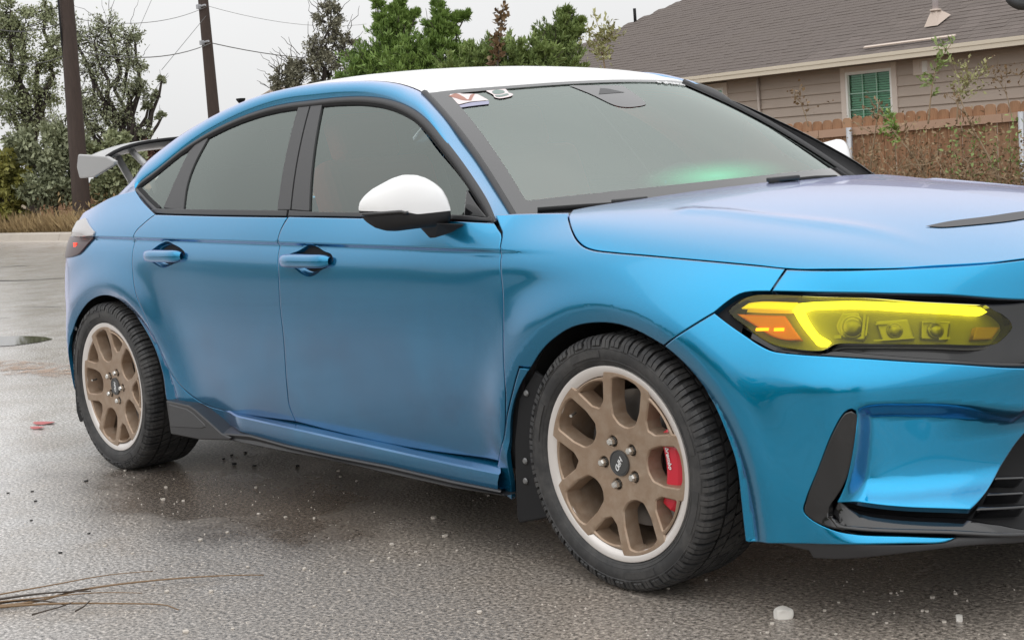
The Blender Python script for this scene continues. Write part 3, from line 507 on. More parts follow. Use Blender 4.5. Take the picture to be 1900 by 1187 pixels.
# ---------------------------------------------------------------- materials
def mat(name, base=(.5, .5, .5), rough=.5, metal=0., **kw):
    m = bpy.data.materials.new(name); m.use_nodes = True; b = m.node_tree.nodes['Principled BSDF']
    b.inputs['Base Color'].default_value = (*base, 1); b.inputs['Roughness'].default_value = rough; b.inputs['Metallic'].default_value = metal
    for k, v in kw.items():
        k = k.replace('_', ' '); b.inputs[k].default_value = (*v, 1) if isinstance(v, tuple) else v
    return m
class N_:
    """small node-graph helper for a material"""
    def __init__(s, m): s.t = m.node_tree; s.b = s.t.nodes['Principled BSDF']; s.out = s.t.nodes['Material Output']
    def n(s, typ, **kw):
        x = s.t.nodes.new('ShaderNode'+typ)
        for k, v in kw.items():
            if k.startswith('i_'): x.inputs[k[2:].replace('_', ' ')].default_value = v
            else: setattr(x, k, v)
        return x
    def l(s, a, b): s.t.links.new(a, b)
    def noise(s, scale, detail=4, rough=.55, vec=None, dist=0):
        x = s.n('TexNoise'); x.inputs['Scale'].default_value = scale; x.inputs['Detail'].default_value = detail; x.inputs['Roughness'].default_value = rough; x.inputs['Distortion'].default_value = dist
        if vec is not None: s.l(vec, x.inputs['Vector'])
        return x.outputs['Fac']
    def ramp(s, fac, stops):
        x = s.n('ValToRGB'); e = x.color_ramp.elements
        while len(e) < len(stops): e.new(.5)
        for q, (p, c) in zip(e, stops): q.position = p; q.color = (*c, 1) if isinstance(c, tuple) else (c, c, c, 1)
        s.l(fac, x.inputs['Fac']); return x.outputs['Color']
    def mix(s, fac, a, b, blend='MIX'):
        x = s.n('Mix', data_type='RGBA', blend_type=blend)
        for v, k in ((fac, 'Factor'), (a, 'A'), (b, 'B')):
            if hasattr(v, 'is_output'): s.l(v, x.inputs[k])
            elif isinstance(v, tuple): x.inputs[k].default_value = (*v, 1)
            else: x.inputs[k].default_value = v
        return x.outputs['Result']
    def math(s, op, a, b=0.):
        x = s.n('Math', operation=op)
        for i, v in enumerate((a, b)):
            if hasattr(v, 'is_output'): s.l(v, x.inputs[i])
            else: x.inputs[i].default_value = v
        return x.outputs[0]
    def bump(s, h, strength, dist=.01):
        x = s.n('Bump'); x.inputs['Strength'].default_value = strength; x.inputs['Distance'].default_value = dist
        s.l(h, x.inputs['Height']); s.l(x.outputs[0], s.b.inputs['Normal']); return x
    def obj(s): return s.n('TexCoord').outputs['Object']
    def geo(s): return s.n('NewGeometry').outputs['Position']
    def sep(s, v):
        x = s.n('SeparateXYZ'); s.l(v, x.inputs[0]); return x.outputs
    def rand(s): return s.n('ObjectInfo').outputs['Random']

# car paint: pearl blue flake under clear coat, road film and painted-in darkness on the flanks
paint = mat('blue_pearl_paint', (.0, .29, .55), .20, .9, Coat_Weight=1., Coat_Roughness=.03, Coat_IOR=1.5, Specular_Tint=(.88, .88, 1.))
g = N_(paint); P_ = g.obj(); S_ = g.sep(P_)
flake = g.noise(900, 2); film = g.noise(2.6, 3, .5, P_, .4); fine = g.noise(60, 5, .7, P_)
low = g.math('MULTIPLY', g.n('MapRange', i_From_Min=.80, i_From_Max=.30).outputs[0], 1.0)
mr = [x for x in g.t.nodes if x.bl_idname == 'ShaderNodeMapRange'][0]; g.l(S_[2], mr.inputs[0])
rear = g.n('MapRange', i_From_Min=.35, i_From_Max=-.3); g.l(S_[0], rear.inputs[0])
dirt_shade = g.math('MULTIPLY', g.math('MULTIPLY', g.ramp(film, [(.30, .0), (.72, 1.)]), low), rear.outputs[0])
dirt_shade = g.math('MULTIPLY', dirt_shade, g.math('ADD', g.math('MULTIPLY', fine, .35), .6))
flank_fade = g.n('MapRange', i_From_Min=.5, i_From_Max=-.5); g.l(S_[0], flank_fade.inputs[0]); hz = g.n('MapRange', i_From_Min=1.0, i_From_Max=.7); g.l(S_[2], hz.inputs[0])
flank_dark = g.math('MULTIPLY', g.math('MULTIPLY', flank_fade.outputs[0], hz.outputs[0]), g.math('ADD', .40, g.math('MULTIPLY', g.ramp(film, [(.3, 0.), (.7, 1.)]), .14)))  # film plus navy darkening painted in for the doors' dark ground reflections
dirt_shade = g.math('MINIMUM', g.math('ADD', g.math('MULTIPLY', dirt_shade, .35), flank_dark), .72)
tone = g.mix(g.ramp(flake, [(.35, 0.), (.65, 1.)]), (.0, .235, .445), (.0, .325, .60))
g.l(g.mix(dirt_shade, tone, (.016, .036, .088)), g.b.inputs['Base Color'])
g.l(g.math('SUBTRACT', .92, g.math('MULTIPLY', dirt_shade, .7)), g.b.inputs['Metallic'])
g.l(g.math('ADD', .03, g.math('MULTIPLY', dirt_shade, .12)), g.b.inputs['Coat Roughness'])
g.l(g.math('SUBTRACT', 1., g.math('MULTIPLY', dirt_shade, .5)), g.b.inputs['Coat Weight'])
# pearl flip: at shallow angles the flakes scatter a pale lavender over the blue
lw = g.n('LayerWeight', i_Blend=.5); pg = g.n('BsdfGlossy'); pg.inputs['Color'].default_value = (.72, .74, 1., 1); pg.inputs['Roughness'].default_value = .22
pm_ = g.n('MixShader'); g.l(g.math('MULTIPLY', g.math('POWER', lw.outputs['Facing'], 3.4), .72), pm_.inputs[0]); g.l(g.b.outputs[0], pm_.inputs[1]); g.l(pg.outputs[0], pm_.inputs[2]); g.l(pm_.outputs[0], g.out.inputs[0])
white_wrap = mat('white_wrap', (.80, .80, .80), .22, 0, Coat_Weight=.4, Coat_Roughness=.05)
mirror_black = mat('mirror_black_plastic', (.010, .010, .011), .55)
trim = mat('black_trim_plastic', (.028, .028, .030), .42)
g = N_(trim); g.bump(g.noise(400, 3, .6, g.obj()), .15, .002)
pillar_mat = mat('pillar_plastic', (.05, .05, .052), .5)
gloss_black = mat('gloss_black_plastic', (.008, .008, .009), .10, 0, Coat_Weight=.5)
frit_mat = mat('black_frit_under_glass', (.03, .03, .032), .04, 0, IOR=2.0)
void_mat = mat('dark_cavity', (.004, .004, .005), .8)
liner_mat = mat('wheel_well_liner', (.006, .006, .006), .85)
def glass_mat(name, tint, ior):
    m = bpy.data.materials.new(name); m.use_nodes = True; t = m.node_tree; t.nodes.clear()
    o = t.nodes.new('ShaderNodeOutputMaterial'); mx_ = t.nodes.new('ShaderNodeMixShader'); tr = t.nodes.new('ShaderNodeBsdfTransparent'); gl = t.nodes.new('ShaderNodeBsdfGlossy')
    fr = t.nodes.new('ShaderNodeFresnel'); fr.inputs['IOR'].default_value = ior
    tr.inputs['Color'].default_value = (*tint, 1); gl.inputs['Roughness'].default_value = .015; gl.inputs['Color'].default_value = (.90, 1, .95, 1)
    t.links.new(fr.outputs[0], mx_.inputs[0]); t.links.new(tr.outputs[0], mx_.inputs[1]); t.links.new(gl.outputs[0], mx_.inputs[2]); t.links.new(mx_.outputs[0], o.inputs[0])
    return m
tint_glass = glass_mat('tinted_side_glass', (.62, .70, .66), 2.15)
wind_glass = glass_mat('windscreen_glass', (.88, .97, .92), 2.8)
lens_mat = glass_mat('yellow_film_lens', (.96, .92, .05), 1.42)
lens_mat.node_tree.nodes['Glossy BSDF'].inputs['Color'].default_value = (1, 1, .8, 1)
amber_mat = mat('amber_reflector', (.75, .16, .015), .25, 0, Coat_Weight=.6)
amber_dull = mat('dull_side_reflector', (.34, .20, .05), .3)
def emit(name, c, s):
    m = mat(name, c, .4); b = m.node_tree.nodes['Principled BSDF']; b.inputs['Emission Color'].default_value = (*c, 1); b.inputs['Emission Strength'].default_value = s; return m
drl_mat = emit('daytime_light', (1, .95, .45), 1.6)
drl_dim = emit('daytime_light_edge', (1, .80, .40), .35)
amber_lit = emit('amber_lamp_lit', (1, .42, .05), 1.4)
red_lit = emit('red_lamp_lit', (1, .05, .03), 1.6)
chrome = mat('lamp_chrome', (.75, .75, .72), .12, 1.)
lamp_dark = mat('lamp_bezel', (.21, .21, .19), .45)
lamp_chrome_d = mat('dark_lamp_chrome', (.30, .30, .27), .38, .8)
smoke_lens = mat('smoked_tail_lens', (.045, .014, .015), .28, 0)
clear_tail = mat('grey_tail_lens', (.42, .40, .40), .18, 0, Coat_Weight=.5)
bronze = mat('bronze_wheel_paint', (.34, .245, .17), .34, .5)
g = N_(bronze); P_ = g.obj(); dn = g.noise(28, 6, .7, P_); g.l(g.mix(g.ramp(dn, [(.4, 0.), (.75, .75)]), (.33, .235, .165), (.45, .36, .28)), g.b.inputs['Base Color'])
g.l(g.math('ADD', g.math('MULTIPLY', dn, .25), .34), g.b.inputs['Roughness'])
silver = mat('machined_lip', (.74, .70, .67), .33, .5)
bolt_mat = mat('dull_bolt', (.20, .20, .20), .5, .5)
nut_mat = mat('lug_nut_steel', (.72, .71, .68), .22, .9)
rubber = mat('tyre_rubber', (.03, .03, .03), .62)
g = N_(rubber); P_ = g.obj(); dn = g.noise(14, 6, .7, P_); g.l(g.mix(g.ramp(dn, [(.42, 0.), (.8, .8)]), (.026, .026, .027), (.10, .095, .09)), g.b.inputs['Base Color'])
g.bump(g.noise(90, 4, .6, P_), .2, .003)
disc_mat = mat('brake_disc', (.30, .29, .28), .4, .8)
caliper_mat = mat('red_caliper', (.58, .006, .028), .3, 0, Coat_Weight=.5)
barrel_mat = mat('wheel_barrel', (.10, .075, .055), .5, .3)
cap_mat = mat('charcoal_cap', (.055, .055, .055), .4)
print_white = mat('white_print', (.75, .75, .75), .5)
wing_mat = mat('grey_wing_paint', (.33, .33, .33), .3, 0, Coat_Weight=.4)
vent_mat = mat('grey_vent_mesh', (.13, .13, .135), .9, 0, IOR=1.2)
red_cloth = mat('red_seat_cloth', (.55, .06, .05), .85)
dark_cloth = mat('dark_interior', (.06, .06, .062), .8)
dash_mat = mat('dash_vinyl', (.14, .14, .14), .8)
headliner = mat('grey_headliner', (.30, .30, .29), .9)

# ================================================================ THE CAR
car = tag(empty('hatchback_car'), 'bright blue hatchback with white roof, bronze wheels and glowing yellow headlight on wet asphalt', 'car')
crow = lambda I: I[:, 1]-crease_z(I[:, 0])
def child(o, p):
    for a, b in zip(o, p): a.parent = b
    return o
for k in ('bumper_top', 'lamp_surround', 'bumper_strip', 'bumper', 'trough', 'grille_lower', 'lip_under', 'lip_bar'):
    UVD[k] = [([1.5, p[1]]+p[2:]) if p[0] > 1.06 else p for p in UVD[k]]
rec_f, rec_r = [outline(UVD[k], np.array([1, 1]), .008) for k in ('handle_recess_f', 'handle_recess_r')]
rec_f, rec_r = [q if area2(q) > 0 else q[::-1] for q in (rec_f, rec_r)]
BELT = (.012, .024, .034, .043, .050, .058, .070, .085)
fd = panel('front_door', 'side', UVD['front_door'], paint, car, rows=crow, holes=[rec_f])
rd = panel('rear_door', 'side', UVD['rear_door'], paint, car, rows=crow, holes=[rec_r])
ff = panel('front_fender', 'side', UVD['front_fender'], paint, car, rows=crow, depth=.02, belts=BELT, mirror=False)
ffar = panel('front_fender', 'side', [[p[0], min(p[1], .905)]+list(p[2:]) for p in UVD['front_fender']], paint, car, rows=crow, depth=.02, belts=BELT)
bpy.data.objects.remove(ffar[0]); ff.append(ffar[1])
panel('fender_strake', 'side', UVD['fender_strake'], paint, car, off=.004, res=.008)
# the quarter panel goes on round the rear corner, out of the photograph's sight
qp = [p for p in UVD['quarter_panel']]
qp = qp[:-1]+[[-3.12, .40], [-3.12, .28, 1], [-3.62, .28, 1], [-3.62, .95, 1], [-3.3, .97], [-3.02, 1.0], [-2.8, 1.045]]
panel('quarter_panel', 'side', qp, paint, car, rows=crow, belts=BELT)
hr = [[-.33, -.70, 1], [-.30, -.5], [-.275, -.25], [-.265, 0], [-.275, .25], [-.30, .5], [-.33, .70, 1]]
hl = [p for p in UVD['hood'] if p[1] < -.3]
hl[-1] = hl[-1][:2]
hfull = [[-.33, -.70, 1]]+hl[1:]+[[.885, -.2], [.892, 0], [.885, .2]]+[[p[0], -p[1]]+list(p[2:]) for p in hl[::-1][:-1]]+[[-.33, .70, 1]]+hr[1:-1][::-1]
hood_o = panel('hood', 'hood', hfull, paint, car, mirror=False, res=.02)[0]
# under the panels: a dark inner shell, so that the shut lines read as gaps
def shell(name, surf, ol, off): panel(name, surf, ol, void_mat, car, gap=0, roll_=0, off=off, res=.05, plain=True, step=.03)
af_in = [[x, z] for x, z in UVD['arch_front']]; ar_in = [[x, z] for x, z in UVD['arch_rear']]
sh = [[.30, .20, 1]]+[[x, z] for x, z in af_in[::-1]]
def arc(cx, r, a0, a1, n=16): return [[cx+r*math.cos(R(a)), .324+r*math.sin(R(a))] for a in np.linspace(a0, a1, n)]
panel('inner_shell', 'side', [[.40, .25, 1], [.40, .76, 1], [-.1, .82], [-.42, .93, 1], [-2.4, .95, 1], [-2.7, .98], [-3.5, .9, 1], [-3.5, .3, 1], [-3.13, .3, 1]]
      + [[p[0]-2.735, p[1], 1] for p in arc(0, .385, 185, -5)]+[[-2.3, .25, 1], [-.45, .25, 1]]+[[p[0], p[1], 1] for p in arc(0, .385, 190, -6)],
      void_mat, car, gap=0, roll_=0, off=-.02, res=.05, plain=True, step=.04)
panel('inner_shell', 'hood', [[-.3, -.6, 1], [.4, -.72, 1], [.8, -.45, 1], [.86, 0, 1], [.8, .45, 1], [.4, .72, 1], [-.3, .6, 1]], void_mat, car, gap=0, roll_=0, off=-.03, res=.06, plain=True, mirror=False)
panel('inner_shell', 'front', [[.28, .22, 1], [.30, .76, 1], [.6, .79], [1.5, .79, 1], [1.5, .19, 1], [.6, .20]], void_mat, car, gap=0, roll_=0, off=-.075, res=.05, plain=True)
MB().box((-1.35, 0, .215), (4.1, 1.36, .05)).build('underbody', void_mat, car)
MB().box((-3.3, 0, .45), (.5, 1.3, .5)).build('rear_structure', void_mat, car)
# bumper and lamps
panel('front_bumper', 'front', UVD['bumper'], paint, car, res=.0085, step=.007, depth=.016, belts=BELT)
panel('bumper_top', 'front', UVD['bumper_top'], paint, car, res=.012, depth=.02)
panel('lamp_surround', 'front', UVD['lamp_surround'], gloss_black, car, off=-.052, res=.02, gap=0, plain=True)
panel('bumper_strip', 'front', UVD['bumper_strip'], gloss_black, car, off=-.008, res=.012, gap=.0005)
hd = panel('headlight', 'front', UVD['lens'], lamp_dark, car, off=-.044, res=.012, gap=-.003, depth=.03)
def ring_wall(name, surf, ol, a, b, m_, parent_pair, step=.008):
    """side wall of the lamp body"""
    sc = np.array(SCALE[surf]); Q = outline(ol, sc, step); Q = np.vstack([Q, Q[:1]]); uv = Q/sc
    n = surf_normal(SURF[surf], uv[:, 0], uv[:, 1]); n *= np.sign((n*np.array(OUTSIDE[surf])).sum(1))[:, None]
    X = SURF[surf](uv[:, 0], uv[:, 1])
    for o, p in zip(strip(name, [X+n*a, X+n*b], m_, None), parent_pair): o.parent = p
ring_wall('lamp_body', 'front', UVD['lens'], .0005, -.046, gloss_black, hd)
for k, nm, m_, off in (('drl', 'daytime_strip', drl_mat, -.014), ('drl_rear', 'daytime_strip', drl_dim, -.014), ('amber', 'amber_reflector', amber_mat, -.018),
                       ('projector', 'projector_bowl', lamp_chrome_d, -.030), ('projector_b', 'projector_bowl', lamp_chrome_d, -.034), ('projector_c', 'projector_bowl', lamp_chrome_d, -.034), ('side_reflector', 'side_reflector', amber_dull, -.026)):
    child(panel(nm, 'front', UVD[k], m_, None, off=off, res=.012, gap=0, depth=.022, roll_=.004), hd)
child(panel('lens', 'front', UVD['lens'], lens_mat, None, off=.001, res=.012, gap=.001, roll_=0, plain=True), hd)
# projector lenses: small glass domes set in the bowls
for key, k_ in (('projector', .9), ('projector_b', .8), ('projector_c', .8)):
    q = np.array([p[:2] for p in UVD[key]]); c = (q.min(0)+q.max(0))/2; hgt = (q.max(0)-q.min(0))[1]/2*k_
    n_ = surf_normal(front, c[:1], c[1:])[0]; n_ *= np.sign(n_ @ np.array(OUTSIDE['front'])); X = front(c[:1], c[1:])[0]-n_*.032
    for s, hd_ in zip((1, -1), hd):
        nn_ = Vector(n_*[1, s, 1]); m2 = MB(); m2.lathe([(hgt, 0), (hgt*.98, .003), (hgt*.8, .004)], 24); m2.lathe([(hgt*.8, .002), (hgt*.7, hgt*.35), (hgt*.4, hgt*.52), (0, hgt*.58)], 24)
        o = m2.build('projector_lens', lamp_chrome_d, hd_, True, loc=X*[1, s, 1]); o.rotation_mode = 'QUATERNION'; o.rotation_quaternion = Vector((0, 1, 0)).rotation_difference(nn_)
# little facets inside the projector units
def facet(px, off, m_, nm='lamp_facet'):
    child(panel(nm, 'front', px, m_, None, off=off, res=.03, gap=0, depth=.006, roll_=0), hd)
def uvbox(key, a, b, c, d):
    q = np.array([p[:2] for p in UVD[key]]); lo, hi = q.min(0), q.max(0); f = lambda s, t: [lo[0]+(hi[0]-lo[0])*s, lo[1]+(hi[1]-lo[1])*t, 1]
    return [f(a, b), f(c, b), f(c, d), f(a, d)]
for key, L_ in (('projector', [(.80, .05, .88, .95), (.92, .15, .97, .8), (.0, .1, .2, .22)]),
                ('projector_b', [(.0, .03, .95, .10), (.0, .80, .3, .88)]),
                ('projector_c', [(.6, .05, .98, .14), (.0, .88, .95, .94)])):
    for q in L_: facet(uvbox(key, *q), -.022, lamp_chrome_d)
for q in ((.34, .36, .52, .46), (.60, .34, .74, .45)): facet(uvbox('amber', *q), -.014, amber_lit, 'amber_bulb')
# lower bumper pieces
panel('bumper_fin', 'front', UVD['fin'], gloss_black, car, off=.006, res=.01, gap=.0008, depth=.05)
panel('bumper_trough', 'front', UVD['trough'], gloss_black, car, off=-.035, res=.02, gap=-.004, depth=.03)
panel('lower_grille', 'front', UVD['grille_lower'], void_mat, car, off=-.05, res=.03, gap=-.004, plain=True)
for k in ('slat_a', 'slat_b', 'slat_c'): panel('grille_slat', 'front', UVD[k], gloss_black, car, off=-.012, res=.02, gap=0, depth=.03)
panel('lip_bar', 'front', UVD['lip_bar'], gloss_black, car, off=.008, res=.012, gap=0, depth=.04)
panel('splitter', 'front', UVD['lip_under'], trim, car, off=-.004, res=.015, gap=0, depth=.05)
# --- glasshouse
fg = panel('window', 'glass', UVD['front_glass'], tint_glass, None, off=-.005, gap=-.004, roll_=0, plain=True, res=.03); child(fg, fd)
rg = panel('window', 'glass', UVD['rear_glass'], tint_glass, None, off=-.005, gap=-.004, roll_=0, plain=True, res=.03); child(rg, rd)
panel('quarter_window', 'glass', UVD['quarter_glass'], tint_glass, car, off=-.004, gap=-.002, roll_=0, plain=True, res=.03)
child(panel('pillar_cover', 'glass', UVD['pillar_rear_half'], pillar_mat, None, off=.001, gap=.001, res=.03), rd)
child(panel('pillar_cover', 'glass', UVD['pillar_front_half'], pillar_mat, None, off=.001, gap=.001, res=.03), fd)
child(panel('pillar_cover', 'glass', UVD['pillar_quarter'], pillar_mat, None, off=.0, gap=.0005, res=.03), rd)
child(panel('belt_moulding', 'glass', UVD['belt_rear'], trim, None, off=.006, gap=.0005, res=.02, depth=.02), rd)
child(panel('belt_moulding', 'glass', UVD['belt_front'], trim, None, off=.006, gap=.0005, res=.02, depth=.02), fd)
child(panel('mirror_patch', 'glass', UVD['mirror_patch'], gloss_black, None, off=.003, gap=.0005, res=.02), fd)
# black frame line that runs round the side windows, just inside the painted rail
low3, up3 = np.array(UVD['rail_low']), np.array(UVD['rail_up'])
def smooth3(P, n): return resample(catmull(P, False, .012), n)
low3, up3 = smooth3(low3, 120), smooth3(up3, 120)
# pair points of the two edges by nearest arc position
cent = np.array([-1.45, -.7, 1.0])
inn = low3+0; 
v_in = (cent-low3); v_in[:, 1] = 0; v_in /= np.linalg.norm(v_in, axis=1)[:, None]
# inward direction in the side plane: normal to the curve
t3 = np.gradient(low3, axis=0); nx, nz_ = -t3[:, 2], t3[:, 0]; L_ = np.hypot(nx, nz_); nx, nz_ = nx/L_, nz_/L_
s_ = np.sign((nx*(cent[0]-low3[:, 0])+nz_*(cent[2]-low3[:, 2]))); nx, nz_ = nx*s_, nz_*s_
def off_glass(d, o_): x, z = low3[:, 0]+nx*d, low3[:, 2]+nz_*d; return np.stack([x, -glass_w(x, z)-o_, z], 1)
strip('window_frame', [off_glass(-.001, -.004), off_glass(.0002, .003), off_glass(.006, .005), off_glass(.017, .004), off_glass(.020, -.012)], trim, car)
strip('window_seal', [off_glass(.016, .0025), off_glass(.026, -.001), off_glass(.030, -.010)], void_mat, car)
# painted rail from the tail over the doors and down the windscreen pillar
K_ = 9; cur = []
for i in range(K_):
    t = i/(K_-1); b = low3*(1-t)+up3*t
    pk_ = smooth(-1.0, -.75, low3[:, 0]); outw = np.stack([.10+0*pk_, -.75-.25*pk_, .65-.65*pk_], 1); outw /= np.linalg.norm(outw, axis=1)[:, None]
    cur.append(b+outw*((.024-.010*pk_)*(1-abs(2*t-1)**2.4))[:, None])
tuck = low3+np.array([-.004, .006, -.010]); tuck2 = up3+np.array([0, .001, -.025])
strip('roof_rail', [tuck]+cur+[tuck2], paint, car, mirror=False)
# the far rail falls away from the glass along the windscreen pillar
far_ = [c-np.stack([0*pk_, 0*pk_, .11*pk_*(1-i/(K_-1))**.45], 1) for i, c in enumerate(cur)]
fr2 = strip('roof_rail', [c*[1, -1, 1] for c in [tuck]+far_+[tuck2]], paint, car, mirror=False)[0]
fr2.data.materials.append(trim)      # its windscreen pillar is coloured black on this side only
for p_ in fr2.data.polygons: p_.material_index = int(p_.center.x > -1.06)
# roof skin: from the rail to the middle
x_r = up3[:, 0]
m_ = up3[:, 2] > 1.27
rx = np.linspace(-3.0, -1.085, 60); edge_y = np.interp(rx, up3[:, 0], -up3[:, 1]); edge_z = np.interp(rx, up3[:, 0], up3[:, 2])
fr_u = np.linspace(-1, 1, 25)
rows_ = []
hdr = wind(np.linspace(-1, 1, 25), np.full(25, 1.0)); hdr = wind(np.linspace(-1, 1, 25), np.full(25, .985))
for i, x in enumerate(rx):
    y = fr_u*edge_y[i]; a = np.abs(fr_u)
    zc_ = float(roof_z0(np.array([x]))[0]); z = zc_+(edge_z[i]-zc_)*(.72*a**2+.28*a**5)
    rows_.append(np.stack([np.full(25, x), y, z+.002], 1))
rows_ = [r_ for r_ in rows_]
last = rows_[-1].copy()
for k in (.35, .7, 1.0):
    h_ = hdr+np.array([0, 0, .002]); b_ = last*(1-k)+h_*k; b_[:, 2] += .012*math.sin(math.pi*k)*(1-.5*fr_u**2); rows_.append(b_)
rows_.append(rows_[-1]+np.array([.002, 0, -.012]))
strip('roof_panel', rows_, white_wrap, car, mirror=False)
# windscreen: one glass, black printed border on it
wl = [p for p in UVD['windshield'] if p[0] < .2]
wo = [[-1.0, 1.0, 1]]+[[u_, .985] for u_ in (-.6, -.2, .2, .6)]+[[1.0, 1.0, 1], [1.0, .66], [1.0, .33], [1.0, -.02, 1]]+[[u_, -.06] for u_ in (.6, .2, -.2, -.6)]+[[-1.0, -.02, 1], [-1.0, .33], [-1.0, .66]]
ws = panel('windscreen', 'wind', wo, wind_glass, car, gap=.001, roll_=0, plain=True, mirror=False, res=.022)[0]
inner = [[-.90, .955, 1], [-.3, .955], [.3, .955], [.90, .955, 1], [.925, .5], [.94, .075, 1], [.3, .055], [-.3, .055], [-.94, .075, 1], [-.925, .5]]
def frame_panel(name, surf, outer, hole, m_, parent, off):
    sc = np.array(SCALE[surf]); A = resample(np.vstack([outline(outer, sc, .02), outline(outer, sc, .02)[:1]])/sc, 481)[:-1]
    Bq = outline(hole, sc, .02); c0 = np.array([0, .5]); ang = lambda q: np.arctan2(q[:, 1]-.5, q[:, 0]*1.0)
    B_ = np.vstack([Bq, Bq[:1]])/sc; res_ = []
    for p in A:   # ray from the centre to the hole outline
        d = p-c0; best = None
        for i in range(len(B_)-1):
            a, b = B_[i], B_[i+1]; e = b-a; D = d[0]*e[1]-d[1]*e[0]
            if abs(D) < 1e-12: continue
            q = a-c0; t = (q[0]*e[1]-q[1]*e[0])/D; s = (q[0]*d[1]-q[1]*d[0])/D
            if t > 0 and -1e-6 <= s <= 1+1e-6: best = t if best is None else max(best, t)
        res_.append(c0+d*best)
    B2 = np.array(res_); cs = []
    for k in (0, .2, .4, .6, .8, 1): q = A*(1-k)+B2*k; q = np.vstack([q, q[:1]]); cs.append(q)
    out = []
    for q in cs:
        n = surf_normal(SURF[surf], q[:, 0], q[:, 1]); n *= np.sign((n*np.array(OUTSIDE[surf])).sum(1))[:, None]; out.append(SURF[surf](q[:, 0], q[:, 1])+n*off)
    return strip(name, out, m_, parent, mirror=False)
frame_panel('windscreen_border', 'wind', wo, inner, frit_mat, ws, .0035)
# far-side and near-side black windscreen edge moulding
for s in (-1, 1):
    v_ = np.linspace(-.03, .995, 40); E_ = wind(np.full(40, s*1.0), v_)
    m2 = MB(); m2.tube(E_+np.array([0, s*.006, .002]), .0115, 8); m2.build('screen_moulding', trim, car, True)
# cowl between hood and windscreen
uu = np.linspace(-1, 1, 31); wb = wind(uu, np.full(31, .0)); hb = np.array([[np.interp(abs(y), [0, .25, .5, .72], [-.265, -.275, -.30, -.335])-.01, y, 0] for y in wb[:, 1]])
hb[:, 2] = hood(hb[:, 0], hb[:, 1])[:, 2]-.025
strip('cowl_panel', [wb+np.array([0, 0, .0]), wb*.5+hb*.5-np.array([0, 0, .02]), hb, hb-np.array([-.02, 0, .03])], trim, car, mirror=False)
# sensor housing, decals
def wdecal(name, pts, m_, off, parent=ws): return panel(name, 'wind', pts, m_, parent, off=off, gap=0, roll_=0, plain=True, mirror=False, res=.02, step=.004)[0]
wdecal('sensor_housing', UVD['sensor'], frit_mat, .002)
wdecal('sensor_window', UVD['sensor_gap'], pillar_mat, .0028)
sm1 = mat('sticker_paper', (.70, .62, .62), .5); sm2 = mat('sticker_rust_print', (.36, .17, .13), .5); sm3 = mat('sticker_grey_print', (.20, .26, .24), .5); sm4 = mat('sticker_violet_print', (.30, .30, .42), .4)
# side sill
def xz(key, y, dy=0): q = np.array(UVD[key]); q = resample(np.vstack([2*q[:1]-q[:1]+[[-.10, 0.0]], q]), 60); return np.stack([q[:, 0], np.full(60, -y), q[:, 1]], 1)
a_, b_, c_, d_, e_ = xz('sill_a', .872), xz('sill_b', .922), xz('sill_c', .916), xz('sill_d', .930), xz('sill_e', .928)
def taper(c, amt=.9):  # melt into the quarter panel at the rear end
    c = c.copy(); t = np.linspace(0, 1, 60); w = side_w(c[:, 0], c[:, 2], False); k = smooth(0, .12, t)
    c[:, 1] = -(w*(1-k)+(-c[:, 1])*k); return c
a_[:, 1] = -(side_w(a_[:, 0], a_[:, 2])-.022)
bb, cc = taper(b_), taper(c_)
mid = .5*(a_+bb); mid[:, 2] += .002
strip('side_sill', [a_, mid, bb+np.array([0, .006, .004]), bb, bb*.5+cc*.5-np.array([0, .003, 0]), cc, cc+np.array([0, .05, -.004])], paint, car, smooth_=False)
for o in bpy.data.objects:
    if o.name.startswith('side_sill'): o.data.polygons.foreach_set('use_smooth', [True]*len(o.data.polygons)); o.data.set_sharp_from_angle(angle=R(16))
dd2 = d_+np.array([0, -.004, -.004])
strip('sill_extension', [cc+np.array([0, .01, .0]), d_, dd2, (dd2*.5+e_*.5)+np.array([0, .006, 0]), e_+np.array([0, -.003, .003]), e_, e_+np.array([0, .16, -.002])], trim, car, smooth_=False)
# sculpted fin ahead of the rear wheel
def slab(name, key, y0, y1, m_, parent, inset_=.0, mirror=True, step=.01, corner=True):
    pts = [list(p)+[1] for p in UVD[key]] if corner else UVD[key]
    Q = outline(pts, np.array([1, 1]), step)
    if area2(Q) < 0: Q = Q[::-1]
    Qi = inset(Q, .004); n = len(Q)
    V = [(p[0], -y0+.004, p[1]) for p in Q]+[(p[0], -y0, p[1]) for p in Qi]+[(p[0], -y1, p[1]) for p in Q]
    F = [tuple(range(n, 2*n))]+[(i, (i+1) % n, n+(i+1) % n, n+i) for i in range(n)]+[(2*n+i, 2*n+(i+1) % n, (i+1) % n, i) for i in range(n)]+[tuple(range(2*n, 3*n))[::-1]]
    out = []
    for s in ((1, -1) if mirror else (1,)):
        o = mesh_obj(name, [(x, y*s, z) for x, y, z in V], F, m_, parent); recalc(o); out.append(o)
    return out
fr_ = slab('sill_fin', 'fin_rear', .938, .86, trim, car)
fi = slab('fin_recess', 'fin_inset', .9405, .92, pillar_mat, None); child(fi, fr_)
slab('mud_flap', 'flap_front', .905, .895, void_mat, car, corner=True)
slab('mud_flap', 'flap_rear', .905, .895, void_mat, car, corner=True)
bolt = MB().lathe([(0, -.004), (.006, -.004), (.009, 0)], 10)
for x, z in ((-.335, .475), (-.36, .29), (-.365, .235), (-3.02, .575), (-3.03, .535)):
    bolt.build('flap_bolt', bolt_mat, car, loc=(x, -.908, z))
